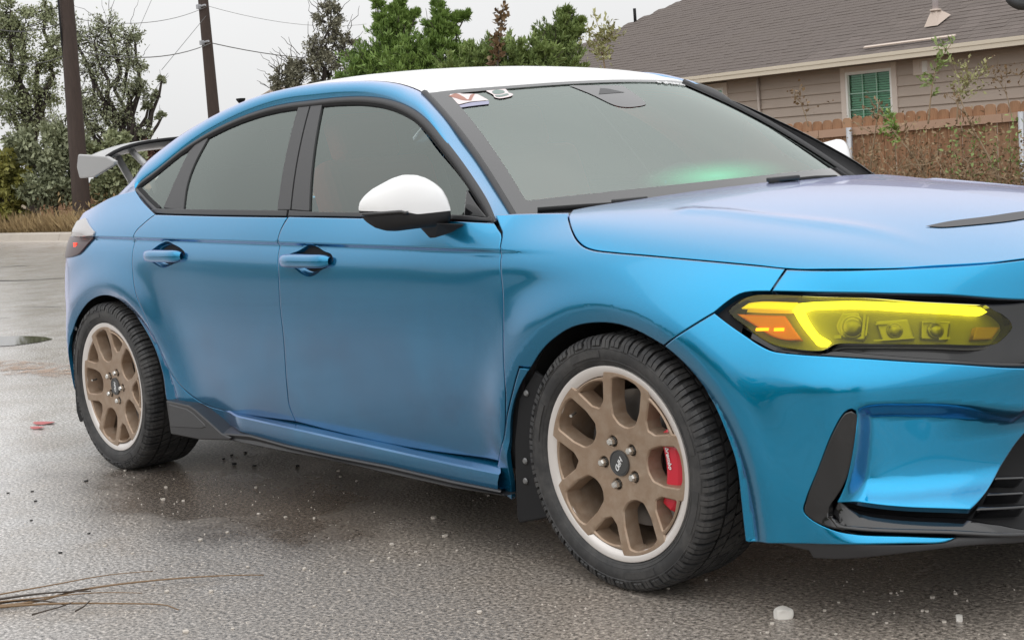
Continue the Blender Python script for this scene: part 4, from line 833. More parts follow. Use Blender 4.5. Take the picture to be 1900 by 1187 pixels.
# wheel wells
for cx in (0, -2.735):
    for s in (1, -1):
        m2 = MB(); r_ = .385
        pr = [(cx+r_*math.cos(R(a)), .324+r_*math.sin(R(a))) for a in np.linspace(-18, 198, 28)]
        V = [(x, s*.885, z) for x, z in pr]+[(x, s*.45, z) for x, z in pr]; n = len(pr)
        m2.add(V, [(i, i+1, n+i+1, n+i) for i in range(n-1)]+[tuple(range(n, 2*n))]); m2.build('wheel_liner', liner_mat, car, True)
# tail lamps
panel('tail_lamp', 'side', UVD['taillight_up'][:4]+[[-3.35, .89, 1], [-3.25, .94, 1]], clear_tail, car, off=.006, gap=.001, res=.02)
tl = panel('tail_lamp', 'side', UVD['taillight'][1:4]+[[-3.3, .80, 1], [-3.35, .885, 1]], smoke_lens, car, off=.006, gap=.001, res=.02)
q = SURF['side'](np.array([-2.985]), np.array([.866]))[0]
MB().box(q+np.array([0, -.004, 0]), (.022, .012, .016)).build('lit_bulb', red_lit, tl[0])
# door handles
def handle(hr_key, h_key, door):
    q = np.array([p[:2] for p in UVD[h_key]]); lo, hi = q.min(0), q.max(0); cx, cz = (lo+hi)/2; L2, H2 = (hi-lo)/2
    # recess: a dished patch
    rk = UVD[hr_key]; Q = outline(rk, np.array([1, 1]), .008); c = Q.mean(0); rings = []
    for k, d in ((1.0, .0), (.965, -.0015), (.92, -.006), (.84, -.014), (.72, -.022), (.4, -.028), (.02, -.028)):
        p = c+(Q-c)*k; X = SURF['side'](p[:, 0], p[:, 1])+np.array([0, -1, 0])*d*1.0; rings.append(np.vstack([X, X[:1]]))
    rec = strip('handle_recess', rings, paint, None)
    # grip: a bar with rounded section standing proud
    n = 24; gr = []
    for i in range(n+1):
        t = -1+2*i/n; x = cx+L2*t; hh = H2*(1-abs(t)**7*.45); dep_ = .034*(1-abs(t)**5*.55); w = float(side_w(np.array([x]), np.array([cz]))[0])
        tilt = .000
        ring = [(x, -(w+.0+dep_*a), cz+hh*b+tilt) for a, b in ((.1, -.8), (.6, -1.0), (.95, -.85), (1.04, -.3), (1.0, .35), (.86, .8), (.55, 1.0), (.1, .9), (0, 0))]
        gr.append(ring)
    gr_c = [np.array([r_[k] for r_ in gr]) for k in range(9)]
    bar = strip('door_handle', gr_c+[gr_c[0]], paint, None)
    for o in bar: recalc(o)
    for o, d in zip(rec+bar, list(door)*2): o.parent = d
handle('handle_recess_f', 'handle_f', fd); handle('handle_recess_r', 'handle_r', rd)
# mirrors: cap, black shell, arm
def mirror(side_):
    sc_ = .80
    # profile along the mirror's long axis, t=0 inboard .. 1 tip;  heights above ground at each t
    top = [(-.02, .955), (0, .985), (.05, 1.015), (.12, 1.037), (.22, 1.058), (.33, 1.071), (.47, 1.075), (.6, 1.066), (.72, 1.050), (.84, 1.033), (.93, 1.012), (.985, .992), (1.0, .975)]
    bot = [(-.02, .915), (0, .902), (.05, .893), (.12, .889), (.22, .887), (.33, .888), (.47, .886), (.6, .884), (.72, .888), (.84, .902), (.93, .924), (.985, .945), (1.0, .962)]
    O_ = np.array([-.618, -.897, 0]); A_ = np.array([-.143, -.198, 0]); f_ = np.array([.80, -.60, 0]); zs = .0
    if side_ < 0: O_ = O_+np.array([-.022, .03, -.006])
    top = [(a, .988+(b-.974)*sc_) for a, b in top]; bot = [(a, .988+(b-.974)*sc_) for a, b in bot]
    tt = np.r_[np.linspace(-.02, .06, 6), np.linspace(.1, .92, 20), np.linspace(.94, 1.0, 7)]; rings = []
    for t in tt:
        zt = np.interp(t, *zip(*top))+zs; zb = np.interp(t, *zip(*bot))+zs; zm = np.interp(t, [0, .35, .5, 1], [.962, .960, .970, .980])+zs
        zm = min(max(zm, zb+.004), zt-.004)
        d = .052*max(0.02, 1-abs((t-.42)/.60)**3.0)**.7
        ring = []
        for a in np.linspace(-90, 90, 17):
            ca, sa = math.cos(R(a)), math.sin(R(a)); hh = (zt-zm) if sa > 0 else (zm-zb)
            ring.append(O_+A_*t+f_*d*abs(ca)**.75+np.array([0, 0, zm+hh*np.sign(sa)*abs(sa)**.85]))
        back = [O_+A_*t-f_*.055*(1 if 0 < t < .97 else .3)+np.array([0, 0, zb+(zt-zb)*k]) for k in (.93, .5, .07)]
        rings.append(ring+back)
    m = len(rings[0])
    V = np.array([p for r_ in rings for p in r_])*[1, side_, 1]
    cap, sh_, gl = [], [], []
    for i in range(len(tt)-1):
        for k in range(m):
            j = (k+1) % m; f = (i*m+k, i*m+j, (i+1)*m+j, (i+1)*m+k)
            if 8 <= k < 17: cap.append(f)
            elif k >= 17 and k < m-1: gl.append(f)
            else: sh_.append(f)
    sh_ += [tuple(range(m)), tuple((len(tt)-1)*m+k for k in range(m))]
    def sub(name, F, m_, par, sm=True):
        idx = sorted({i for f in F for i in f}); mp = {a: b for b, a in enumerate(idx)}
        o = mesh_obj(name, V[idx], [tuple(mp[i] for i in f) for f in F], m_, par, sm); return recalc(o)
    b = sub('door_mirror', sh_, mirror_black, car); sub('mirror_cap', cap, white_wrap, b); sub('mirror_glass', gl, gloss_black, b, False)
    # thin black indicator strip
    q = [O_+A_*t+f_*(.052*max(.02, 1-abs((t-.42)/.60)**3)**.7+.003)+np.array([0, 0, .966+(.0 if t < .5 else .004)]) for t in np.linspace(.45, .98, 14)]
    MB().tube(np.array(q)*[1, side_, 1], .005, 6).build('mirror_indicator', gloss_black, b, True)
    pts = [(-.546, -.862, .909), (-.598, -.866, .880), (-.655, -.872, .868), (-.702, -.892, .871), (-.690, -.945, .925), (-.600, -.952, .932), (-.565, -.905, .926), (-.56, -.855, .915), (-.64, -.85, .87), (-.72, -.93, .925)]
    bm = bmesh.new(); [bm.verts.new((x, y*side_, z)) for x, y, z in pts]; bmesh.ops.convex_hull(bm, input=bm.verts); me = bpy.data.meshes.new('mirror_arm'); bm.to_mesh(me); bm.free(); me.materials.append(mirror_black); o = shared('mirror_arm', me, b); bevel(o, .006, 3)
mirror(1); mirror(-1)
# rear wing
wg = MB(); ys = np.linspace(-.66, .66, 31); V, F = [], []
for y in ys:
    k = abs(y)/.66; zc_ = 1.262-.018*k**2-.045*k**6; x0 = -3.20+.08*k**3; ch = .25
    pr = [(0, 0), (-.05, .010), (-.14, .008), (-ch, -.006), (-ch, -.028), (-.14, -.036), (-.04, -.026)]
    V += [(x0+a, y, zc_+b) for a, b in pr]
for i in range(30):
    for k in range(7): F.append((i*7+k, i*7+(k+1) % 7, (i+1)*7+(k+1) % 7, (i+1)*7+k))
F += [tuple(range(7)), tuple(30*7+k for k in range(7))]
wing = mesh_obj('rear_wing', V, F, wing_mat, car); recalc(wing); wing.data.polygons.foreach_set('use_smooth', [True]*len(F)); wing.data.set_sharp_from_angle(angle=R(50))
MB().tube([(-3.195+.08*(abs(y)/.66)**3, y, 1.264-.018*(abs(y)/.66)**2-.045*(abs(y)/.66)**6) for y in ys], .008, 6).build('wing_edge', void_mat, wing, True)
for s in (-1, 1):
    EP = [(-3.36, 1.223), (-3.105, 1.204), (-3.033, 1.181), (-3.045, 1.166), (-3.235, 1.123), (-3.37, 1.123), (-3.385, 1.17)]
    n = len(EP); V = [(x, s*.65, z) for x, z in EP]+[(x, s*.668, z) for x, z in EP]
    o = mesh_obj('end_plate', V, [tuple(range(n)), tuple(range(n, 2*n))[::-1]]+[(i, (i+1) % n, n+(i+1) % n, n+i) for i in range(n)], wing_mat, wing); recalc(o); bevel(o, .006)
    b = MB(); b.tube([(-3.36, s*.50, 1.235), (-3.33, s*.50, 1.19), (-3.24, s*.50, 1.10), (-3.19, s*.50, 1.0)], .016, 6)
    b.tube([(-3.24, s*.50, 1.24), (-3.10, s*.50, 1.16), (-3.02, s*.50, 1.04)], .014, 6); b.build('wing_bracket', wing_mat, wing, True)
# hatch behind the rail: dark glass and tail panel
hx = [(-2.55, 1.335), (-2.8, 1.245), (-3.0, 1.125), (-3.15, 1.03), (-3.42, .99), (-3.62, .93), (-3.66, .6), (-3.6, .3)]
strip('tailgate', [[(x, y*.50, z-.02*abs(y)**2) for x, z in hx] for y in np.linspace(-1, 1, 9)], gloss_black, car, mirror=False)
# wipers
def on_wind(u_, v_, o_): p = wind(np.array([u_]), np.array([v_]))[0]; return p+np.array([.5, 0, .86])*o_
for seq in ([(-.93, .002), (-.80, -.012), (-.69, -.026), (-.54, -.032)], [(-.02, -.044), (.10, -.040), (.30, -.040), (.48, -.046)]):
    w = MB(); lift_ = .010 if seq[0][0] < -.5 else .026; w.tube([on_wind(a, b, lift_) for a, b in seq], .007, 6); wp = w.build('wiper_blade', void_mat, car, True)
    a, b = seq[1]; h = MB(); h.box((0, 0, 0), (.10, .022, .012)); 
    p0 = on_wind(-.63 if seq[0][0] < -.5 else .06, -.024 if seq[0][0] < -.5 else -.038, .016 if seq[0][0] < -.5 else .034)
    o = MB().box((0, 0, 0), (.022, .11, .014)).build('wiper_arm', trim, wp, loc=p0); o.rotation_euler = (0, 0, R(-14 if seq[0][0] < 0 else 10)); bevel(o, .004)
# hood vent
panel('hood_vent', 'hood', UVD['hood_vent'], vent_mat, hood_o, off=.002, gap=0, res=.03, plain=True, roll_=0)
# decals on the screen
for k, nm, m_, o_ in (('sticker', 'sticker', sm1, .0032), ('sticker_print', 'sticker_print', sm2, .0040), ('sticker_purple', 'sticker_print', sm4, .0030), ('badge', 'badge_sticker', sm1, .0032), ('badge_a', 'badge_print', sm3, .0040), ('badge_b', 'badge_print', sm3, .0041)): wdecal(nm, UVD[k], m_, o_)
for i, (a, b) in enumerate(((.58, .965), (.64, .955), (.68, .965), (.72, .955), (.76, .955), (.80, .952), (.84, .945))):
    MB().tube([on_wind(a-.012, b-.02, .004), on_wind(a, b, .004), on_wind(a+.012, b-.022, .004)], .0022, 4).build('screen_script', print_white, ws)
# cabin
cab = MB().box((-1.6, 0, .32), (2.4, 1.5, .04)).build('cabin_floor', dark_cloth, car)
o = MB().add([(-.50, -.70, .88), (-.50, .70, .88), (-.72, .70, .93), (-.72, -.70, .93), (-.95, .66, .88), (-.95, -.66, .88), (-.95, .66, .5), (-.95, -.66, .5)], [(0, 1, 2, 3), (3, 2, 4, 5), (5, 4, 6, 7)]).build('dashboard', dash_mat, car)
glow_m = emit('green_glow', (.10, 1, .50), .42); g = N_(glow_m); tcv = g.n('TexCoord'); mpv = g.n('Mapping'); mpv.inputs['Location'].default_value = (-1, -1, 0); mpv.inputs['Scale'].default_value = (2, 2, 0); g.l(tcv.outputs['Generated'], mpv.inputs[0]); grd = g.n('TexGradient', gradient_type='SPHERICAL'); g.l(mpv.outputs[0], grd.inputs[0]); g.l(g.math('POWER', grd.outputs['Fac'], 1.6), g.b.inputs['Alpha'])
glow_card = MB(); glow_card.add([(-.27, -.06, 0), (.27, -.06, 0), (.27, .06, 0), (-.27, .06, 0)], [(0, 1, 2, 3)]); o = glow_card.build('windscreen_glow', glow_m, car); o.matrix_basis = Matrix.Translation((-.52, .10, .985)) @ Matrix.Rotation(R(62), 4, 'Z') @ Matrix.Rotation(R(70), 4, 'X')  # added glowing card that paints a soft green glow behind the windscreen
strip('roof_lining', [[(x, y*.54, float(roof_z0(np.array([x]))[0])-.05-.05*y*y) for x in np.linspace(-2.7, -1.15, 12)] for y in np.linspace(-1, 1, 7)], headliner, car, mirror=False)
for s in (-1, 1):
    for kind, x, m_ in (('front_seat', -1.35, red_cloth), ('rear_seat', -2.2, dark_cloth)):
        b = MB(); y = s*.36
        b.box((x+.05, y, .52), (.52, .5, .14)); o = b.build(kind, m_, car); bevel(o, .05, 3)
        M_ = Matrix.Rotation(R(-20), 3, 'Y')
        o2 = MB().box((x-.27, y, .84), (.14, .48, .58), M_).build('seat_back', m_, o); bevel(o2, .05, 3)
        o3 = MB().box((x-.40, y, 1.19), (.10, .26, .17), M_).build('head_rest', m_, o); bevel(o3, .035, 3)
st_ = MB(); st_.lathe([(.17, -.015), (.185, 0), (.17, .015), (.155, 0)], 32, closed=True); o = st_.build('steering_wheel', dark_cloth, car, True, loc=(-.98, .36, .86)); o.rotation_euler = (0, 0, R(90)); o.rotation_euler.rotate_axis('X', R(25))

# ---------------------------------------------------------------- wheels
AXES0 = 39.6
def wheel_meshes():
    M_ = {}
    # tyre carcass
    pr = [(.2445, -.105), (.250, -.112), (.262, -.119), (.275, -.1225), (.288, -.1225), (.299, -.1195), (.304, -.115), (.309, -.106), (.3125, -.095), (.313, 0), (.3125, .095), (.309, .106), (.299, .119), (.28, .1225), (.255, .112), (.235, .10)]
    t = MB(); t.lathe(pr, 96)
    for rr, y, w in ((.2625, -.1192, .0012), (.2925, -.1222, .0010), (.254, -.1142, .0013)):
        t.lathe([(rr-.002, y+.0005), (rr, y-w), (rr+.002, y+.0005)], 96)
    M_['tyre'] = (t, rubber, 30)
    tr = MB(); th = 0; rs = random.Random(3); i = 0
    def block(prof, a0, a1, sl=0., dn=.011):
        """prof (r,y) outer line; extruded between two angles, slanted"""
        V = []; n = len(prof)
        for a in (a0, a1):
            for k, (r_, y) in enumerate(prof):
                b = a+sl*k/(n-1); V.append((r_*math.cos(b), y, r_*math.sin(b)))
            for k, (r_, y) in enumerate(prof):
                b = a+sl*k/(n-1); q = r_-dn if k > 1 else r_-dn*.35; yy = y*(1-.035) if k <= 1 else y; V.append((q*math.cos(b), yy, q*math.sin(b)))
        m = 2*n; F = []
        for k in range(n-1): F += [(k, k+1, m+k+1, m+k), (k, n+k, n+k+1, k+1), (m+k, m+k+1, m+n+k+1, m+n+k)]
        F += [(0, m, m+n, n), (n-1, 2*n-1, m+2*n-1, m+n-1)]
        tr.add(V, F)
    N = 58
    for i in range(N):
        a0 = 2*math.pi*i/N; da = 2*math.pi/N
        f_ = .80 if i % 2 else .72
        for s in (-1, 1):
            sh_ = [(.300 if i % 2 else .294, s*.1240), (.312, s*.1185), (.3205, s*.106), (.3232, s*.094), (.3236, s*.066)]
            block(sh_, a0, a0+da*f_*.46, .25*da); block(sh_, a0+da*f_*.56, a0+da*f_, .25*da)
            block([(.3237, s*.058), (.324, s*.026)], a0+da*.3, a0+da*(.3+f_), -.4*da*s)
        block([(.324, -.019), (.324, .019)], a0, a0+da*f_, .5*da)
    M_['tread'] = (tr, rubber, None)
    # raised sidewall band (worn lettering pads)
    pad = MB(); V, F = [], []; n = 8
    for i in range(n+1):
        a = R(-11+22*i/n); V += [(r_*math.cos(a), y, r_*math.sin(a)) for r_, y in ((.270, -.1215), (.270, -.1238), (.287, -.1240), (.287, -.1215))]
    for i in range(n): F += [(4*i+k, 4*i+k+1, 4*i+5+k, 4*i+4+k) for k in range(3)]
    pad.add(V, F+[(0, 3, 2, 1), tuple(4*n+k for k in range(4))]); M_['sidewall_pad'] = (pad, rubber, None)
    # machined lip and barrel
    lip = MB(); lip.lathe([(.2465, -.098), (.2478, -.108), (.2466, -.1135), (.243, -.1145), (.2275, -.1085), (.221, -.104)], 96); M_['rim_lip'] = (lip, silver, 40)
    br = MB(); br.lathe([(.224, -.105), (.219, -.09), (.213, -.05), (.206, .02), (.206, .09)], 64); M_['rim_barrel'] = (br, bronze, 40)
    # spoke face
    def face_y(r_): return -np.interp(r_, [0, .06, .085, .14, .20, .235], [.094, .094, .0985, .102, .108, .1115])
    def pol(r_, a): return np.array([r_*math.cos(a), r_*math.sin(a)])
    outer = []
    for k in range(5):
        c = R(AXES0+72*k)
        for d in np.linspace(-36, 36, 36, endpoint=False):
            shallow = abs(d) < 14.5
            outer.append(pol(.2185 if shallow else .2335, c+R(d)))
    outer = np.array(outer)
    holes = []
    hw = .0155
    for k in range(5):
        c = R(AXES0+72*k)
        # shallow window between the two arms of a fork
        q = [pol(.146, c), pol(.160, c+R(7.5)), pol(.208, c+R(13.2)), pol(.2115, c+R(6)), pol(.2125, c), pol(.2115, c-R(6)), pol(.208, c-R(13.2)), pol(.160, c-R(7.5))]
        holes.append((np.array(q), .004))
        # deep window between neighbouring forks
        c2 = c+R(36)
        q = [pol(.103, c2+R(10)), pol(.121, c2+R(18.3)), pol(.160, c2+R(17.6)), pol(.214, c2+R(13.6)), pol(.221, c2+R(8)), pol(.2225, c2), pol(.221, c2-R(8)), pol(.214, c2-R(13.6)), pol(.160, c2-R(17.6)), pol(.121, c2-R(18.3)), pol(.103, c2-R(10)), pol(.0985, c2)]
        holes.append((np.array(q), .006))
    nuts = []
    for k in range(5): nuts.append(pol(.0572, R(AXES0+72*k)))
    def roundpoly(q, w):  # cut corners
        out = []; n = len(q)
        for i in range(n):
            a, b, c = q[i-1], q[i], q[(i+1) % n]; d1 = min(w, np.linalg.norm(a-b)*.4); d2 = min(w, np.linalg.norm(c-b)*.4)
            p1 = b+(a-b)/np.linalg.norm(a-b)*d1; p2 = b+(c-b)/np.linalg.norm(c-b)*d2
            for t in (0, .33, .67, 1): out.append((1-t)**2*p1+2*t*(1-t)*b+t*t*p2)
        return np.array(out)
    loops = [outer]+[roundpoly(q, w) for q, w in holes]+[np.array([c+.0135*np.array([math.cos(a), math.sin(a)]) for a in np.linspace(0, 2*math.pi, 16, endpoint=False)]) for c in nuts]
    loops2 = [outer]  # chamfer ring just outside every hole edge on the face
    P = []; E = []; kind = []
    for li, q in enumerate(loops):
        if area2(q) < 0: q = q[::-1]
        loops[li] = q
        n = len(q); b = len(P); P += list(q); E += [(b+i, b+(i+1) % n) for i in range(n)]
        if li:
            q2 = inset(q, -.0035); b = len(P); P += list(q2); E += [(b+i, b+(i+1) % n) for i in range(n)]
        else:
            q2 = inset(q, .003); b = len(P); P += list(q2); E += [(b+i, b+(i+1) % n) for i in range(n)]
    for r_ in np.arange(.012, .225, .011):
        m = max(6, int(2*math.pi*r_/.012)); P += [pol(r_, 2*math.pi*i/m) for i in range(m)]
    vo, eo, fo, *_ = delaunay_2d_cdt([Vector(p) for p in P], E, [], 0, 1e-6)
    vo = np.array([tuple(v) for v in vo]); fo = np.array([list(f) for f in fo if len(f) == 3]); cen = vo[fo].mean(1)
    ok = inpoly(cen, loops[0])
    for q in loops[1:]: ok &= ~inpoly(cen, q)
    fo = fo[ok]; rr = np.hypot(vo[:, 0], vo[:, 1]); Y = face_y(rr)
    dist = np.full(len(vo), 9.)
    for q in loops: dist = np.minimum(dist, polydist(vo, np.vstack([q, q[:1]])))
    Y = Y+.0035*(1-np.clip(dist/.0033, 0, 1))
    f = MB(); f.add([(a, y, b) for (a, b), y in zip(vo, Y)], [tuple(t) for t in fo])
    for li, q in enumerate(loops):
        c = q.mean(0); n = len(q); ins = -.0 if li == 0 else (.004 if li > 10 else .0)
        y0 = face_y(np.hypot(q[:, 0], q[:, 1]))+.0035
        if li == 0: dpt, q2 = .012, q
        elif li > 10: dpt, q2 = .02, q
        else:
            dpt = .040; q2 = inset(q, .0055)      # draft: the opening narrows towards the back
        V = [(a, y, b) for (a, b), y in zip(q, y0)]+[(a, y+dpt, b) for (a, b), y in zip(q2, y0)]
        f.add(V, [(i, (i+1) % n, n+(i+1) % n, n+i) for i in range(n)])
    M_['spokes'] = (f, bronze, 34)
    return M_
WM = wheel_meshes(); wheel_data = {}
for k, (mb, m_, ang) in WM.items():
    o = mb.build(k, m_, None); recalc(o)
    if ang: o.data.polygons.foreach_set('use_smooth', [True]*len(o.data.polygons)); o.data.set_sharp_from_angle(angle=R(ang))
    wheel_data[k] = o.data; bpy.data.objects.remove(o)
nut = MB(); nut.lathe([(0, -.022), (.0075, -.0215), (.0098, -.017)], 6); nut.lathe([(.0105, -.017), (.0105, -.004), (.0125, 0)], 6)
on = nut.build('lug_nut', nut_mat, None); nut_me = on.data; bpy.data.objects.remove(on)
well = MB(); well.lathe([(.0133, 0), (.0125, .016), (0, .016)], 16); ow_ = well.build('nut_seat', barrel_mat, None); well_me = ow_.data; bpy.data.objects.remove(ow_)
capm = MB(); capm.lathe([(0, -.0985), (.028, -.0985), (.0295, -.0975), (.0305, -.0992), (.0325, -.0992), (.0335, -.092)], 40); oc = capm.build('centre_cap', cap_mat, None); cap_me = oc.data; bpy.data.objects.remove(oc)
disc = MB(); disc.lathe([(.07, -.035), (.075, -.02), (.10, -.018), (.175, -.018), (.175, .008), (.08, .008)], 64); od = disc.build('brake_disc', disc_mat, None); disc_me = od.data; bpy.data.objects.remove(od)
vl = MB(); vl.tube([(.205, -.075, 0), (.196, -.098, 0)], [.0045, .004], 8); ov = vl.build('valve_stem', nut_mat, None); valve_me = ov.data; bpy.data.objects.remove(ov)
def text_mesh(body, size, shear=0., ext=.0006):
    c = bpy.data.curves.new('lettering', 'FONT'); c.body = body; c.size = size; c.shear = shear; c.extrude = ext; c.align_x = 'CENTER'; c.align_y = 'CENTER'; c.resolution_u = 4
    c.offset = size*.012
    o = bpy.data.objects.new('lettering', c); col.objects.link(o); dg = bpy.context.evaluated_depsgraph_get()
    me = bpy.data.meshes.new_from_object(o.evaluated_get(dg)); bpy.data.objects.remove(o); me.materials.clear(); me.materials.append(print_white); return me
hpd = text_mesh('HPD', .019, .35); bre = text_mesh('brembo', .017, .3)
def wheel(name, x, side_, spin, caliper):
    w = empty(name, (x, side_*-.812, .3238)); w.parent = car
    w.rotation_euler = (0, 0, 0 if side_ > 0 else math.pi)
    for k in ('tyre', 'tread', 'rim_lip', 'rim_barrel', 'spokes'):
        o = shared(k, wheel_data[k], w); o.rotation_euler = (0, -spin, 0)
    for k, a in enumerate((-75, -18, 22, 105, 162)): o = shared('sidewall_pad', wheel_data['sidewall_pad'], w); o.rotation_euler = (0, -R(a), 0)
    for k in range(5):
        a = R(AXES0+72*k)+spin; p = (.0572*math.cos(a), -.0945, .0572*math.sin(a))
        o = shared('lug_nut', nut_me, w, (p[0], -.088, p[2])); o.rotation_euler = (0, k*.5, 0)
        shared('nut_seat', well_me, w, (p[0], -.0935, p[2]))
    shared('centre_cap', cap_me, w)
    t = shared('cap_lettering', hpd, w, (0, -.0992, 0)); a = R(-122)+spin-0.0
    t.matrix_basis = Matrix.Translation((0, -.0992, 0)) @ Matrix.Rotation(-a, 4, 'Y') @ Matrix.Rotation(R(90), 4, 'X')
    o = shared('valve_stem', valve_me, w); o.rotation_euler = (0, -(R(144+3.6)+spin+R(0)), 0)
    shared('brake_disc', disc_me, w)
    hub = MB(); hub.lathe([(0, -.05), (.07, -.05), (.075, .05)], 24); hub.build('hub', barrel_mat, w)
    if caliper:
        c = MB(); V = []; F = []; n = 12
        prof = [(.136, -.022), (.142, -.076), (.154, -.088), (.190, -.088), (.205, -.080), (.209, -.022)]
        for i in range(n+1):
            a = R(-34+66*i/n); e = 1-.25*abs(2*i/n-1)**4; mid_ = .163
            for r_, y in prof: rr = mid_+(r_-mid_)*e; V.append((rr*math.cos(a), y*(.85+.15*e), rr*math.sin(a)))
        for i in range(n):
            for k in range(5): F.append((i*6+k, i*6+k+1, (i+1)*6+k+1, (i+1)*6+k))
        F += [tuple(range(6)), tuple(n*6+k for k in range(6))[::-1]]
        o = mesh_obj('brake_caliper', V, F, caliper_mat, w); recalc(o); bevel(o, .004)
        for q in ():
            p = (.170*math.cos(R(q)), -.073, .170*math.sin(R(q)))
            m2 = MB(); m2.lathe([(0, -.014), (.014, -.013), (.017, -.004)], 16); m2.build('caliper_piston', caliper_mat, w, loc=p)
        o = shared('caliper_lettering', bre, w); o.matrix_basis = Matrix.Translation((.166*math.cos(R(10)), -.0905, .166*math.sin(R(10)))) @ Matrix.Rotation(R(9-90), 4, 'Y').inverted() @ Matrix.Rotation(R(90), 4, 'X')
    return w
wheel('front_wheel', 0, 1, 0, True); wheel('rear_wheel', -2.735, 1, R(29.5), False)
wheel('front_wheel', 0, -1, .4, True); wheel('rear_wheel', -2.735, -1, 1.1, False)

# ================================================================ THE GROUND
def grid_sheet(name, x0, x1, y0, y1, nx_, ny_, zf, m_, kind='structure'):
    X = np.linspace(x0, x1, nx_); Y = np.linspace(y0, y1, ny_); V = [(x, y, zf(x, y)) for x in X for y in Y]
    F = [(i*ny_+j, (i+1)*ny_+j, (i+1)*ny_+j+1, i*ny_+j+1) for i in range(nx_-1) for j in range(ny_-1)]
    return tag(mesh_obj(name, V, F, m_, None, True), kind=kind)
asphalt = mat('wet_asphalt', (.1, .1, .1), .5)
g = N_(asphalt); P_ = g.geo()
broad = g.noise(.55, 5, .6, P_, .4); mid_ = g.noise(3.2, 5, .6, P_, .3); agg = g.noise(85, 3, .75, P_); vor = g.n('TexVoronoi', i_Scale=95.); g.l(P_, vor.inputs['Vector'])
agg2 = g.noise(240, 2, .6, P_)
S_ = g.sep(P_)
nr_ = g.n('MapRange', i_From_Min=-2.9, i_From_Max=-1.5); g.l(g.math('ADD', g.math('MULTIPLY', S_[0], .65), g.math('MULTIPLY', S_[1], .76)), nr_.inputs[0])
yb_ = g.n('MapRange', i_From_Min=-2.3, i_From_Max=-4.2); g.l(S_[1], yb_.inputs[0])  # holds the painted pale sheen off ground that the doors mirror
class _V: pass
near = _V(); near.outputs = [g.math('MAXIMUM', nr_.outputs[0], yb_.outputs[0])]     # browner end; the paler end has the wet sky sheen painted into it
base = g.mix(g.ramp(broad, [(.35, 0.), (.65, 1.)]), g.mix(near.outputs[0], (.42, .40, .385), (.24, .226, .214)), g.mix(near.outputs[0], (.52, .50, .485), (.32, .305, .29)))
base = g.mix(g.math('MULTIPLY', g.ramp(mid_, [(.4, 0.), (.7, 1.)]), .55), base, (.24, .195, .15))
grain = g.ramp(agg, [(.34, .22), (.45, .70), (.55, 1.15), (.68, 2.2)])
dk_ = g.n('MapRange', i_From_Min=-2.7, i_From_Max=-1.3); g.l(g.math('ADD', g.math('MULTIPLY', S_[0], .65), g.math('ADD', g.math('MULTIPLY', S_[1], .76), g.math('MULTIPLY', g.math('SUBTRACT', broad, .5), 1.6))), dk_.inputs[0]); brown_end = g.math('MULTIPLY', g.math('MAXIMUM', dk_.outputs[0], yb_.outputs[0]), g.math('ADD', .62, g.math('MULTIPLY', mid_, .4)))
base = g.mix(brown_end, base, g.mix(mid_, (.195, .166, .138), (.30, .264, .228)))
base = g.mix(1., base, grain, 'MULTIPLY')
speck = g.ramp(agg2, [(.60, 0.), (.68, 1.)])
base = g.mix(g.math('MULTIPLY', speck, .5), base, (.48, .44, .39))
# brown patch by the rear wheel: the car's dark reflection painted over wetter ground
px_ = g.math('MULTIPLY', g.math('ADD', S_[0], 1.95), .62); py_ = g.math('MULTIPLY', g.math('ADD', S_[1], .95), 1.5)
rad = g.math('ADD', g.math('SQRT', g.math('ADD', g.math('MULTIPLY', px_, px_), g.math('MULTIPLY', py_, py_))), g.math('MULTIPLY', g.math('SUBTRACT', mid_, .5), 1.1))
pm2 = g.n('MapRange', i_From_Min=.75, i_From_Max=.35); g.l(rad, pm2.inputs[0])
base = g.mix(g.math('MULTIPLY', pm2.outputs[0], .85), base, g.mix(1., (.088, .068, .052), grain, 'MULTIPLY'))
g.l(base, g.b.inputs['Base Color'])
wet = g.ramp(g.math('ADD', g.math('MULTIPLY', broad, .75), g.math('MULTIPLY', mid_, .3)), [(.36, 0.), (.62, 1.)])
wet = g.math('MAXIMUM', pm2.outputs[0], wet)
wet = g.math('MAXIMUM', g.math('MULTIPLY', wet, .85), g.math('SUBTRACT', 1., near.outputs[0]))
g.l(g.math('ADD', .17, g.math('MULTIPLY', g.math('SUBTRACT', 1., wet), .32)), g.b.inputs['Roughness'])
hgt = g.math('ADD', g.math('MULTIPLY', agg, 1.), g.math('MULTIPLY', vor.outputs['Distance'], .8))
b_ = g.bump(hgt, .55, .005); g.l(g.math('SUBTRACT', .85, g.math('MULTIPLY', wet, .72)), b_.inputs['Strength'])
soil = mat('dry_soil', (.20, .15, .10), .95)
g = N_(soil); P_ = g.geo(); g.l(g.mix(g.noise(1.4, 6, .65, P_), (.11, .085, .055), (.26, .20, .13)), g.b.inputs['Base Color']); g.bump(g.noise(14, 5, .7, P_), .6, .05)
concrete = mat('pale_concrete', (.42, .38, .33), .8)
g = N_(concrete); P_ = g.geo(); g.l(g.mix(g.noise(3, 6, .7, P_), (.34, .30, .26), (.52, .47, .41)), g.b.inputs['Base Color']); g.bump(g.noise(60, 4, .6, P_), .3, .01)
def ground_z(x, y):
    d = max(0, y-8.75); k = min(1, d/2.2)
    return (.10-.72*(k*k*(3-2*k))) if y > 8.7 else -.05
tag(grid_sheet('ground', -320, 320, -320, 8.3, 9, 9, lambda x, y: -.06, soil))
tag(grid_sheet('grass_bank', -150, 110, 8.72, 13, 60, 14, ground_z, soil))
grid_sheet('field', -320, 320, 13, 420, 12, 12, lambda x, y: -.62, soil)
grid_sheet('parking_lot', -70, 26, -40, 8.32, 2, 2, lambda x, y: 0., asphalt)
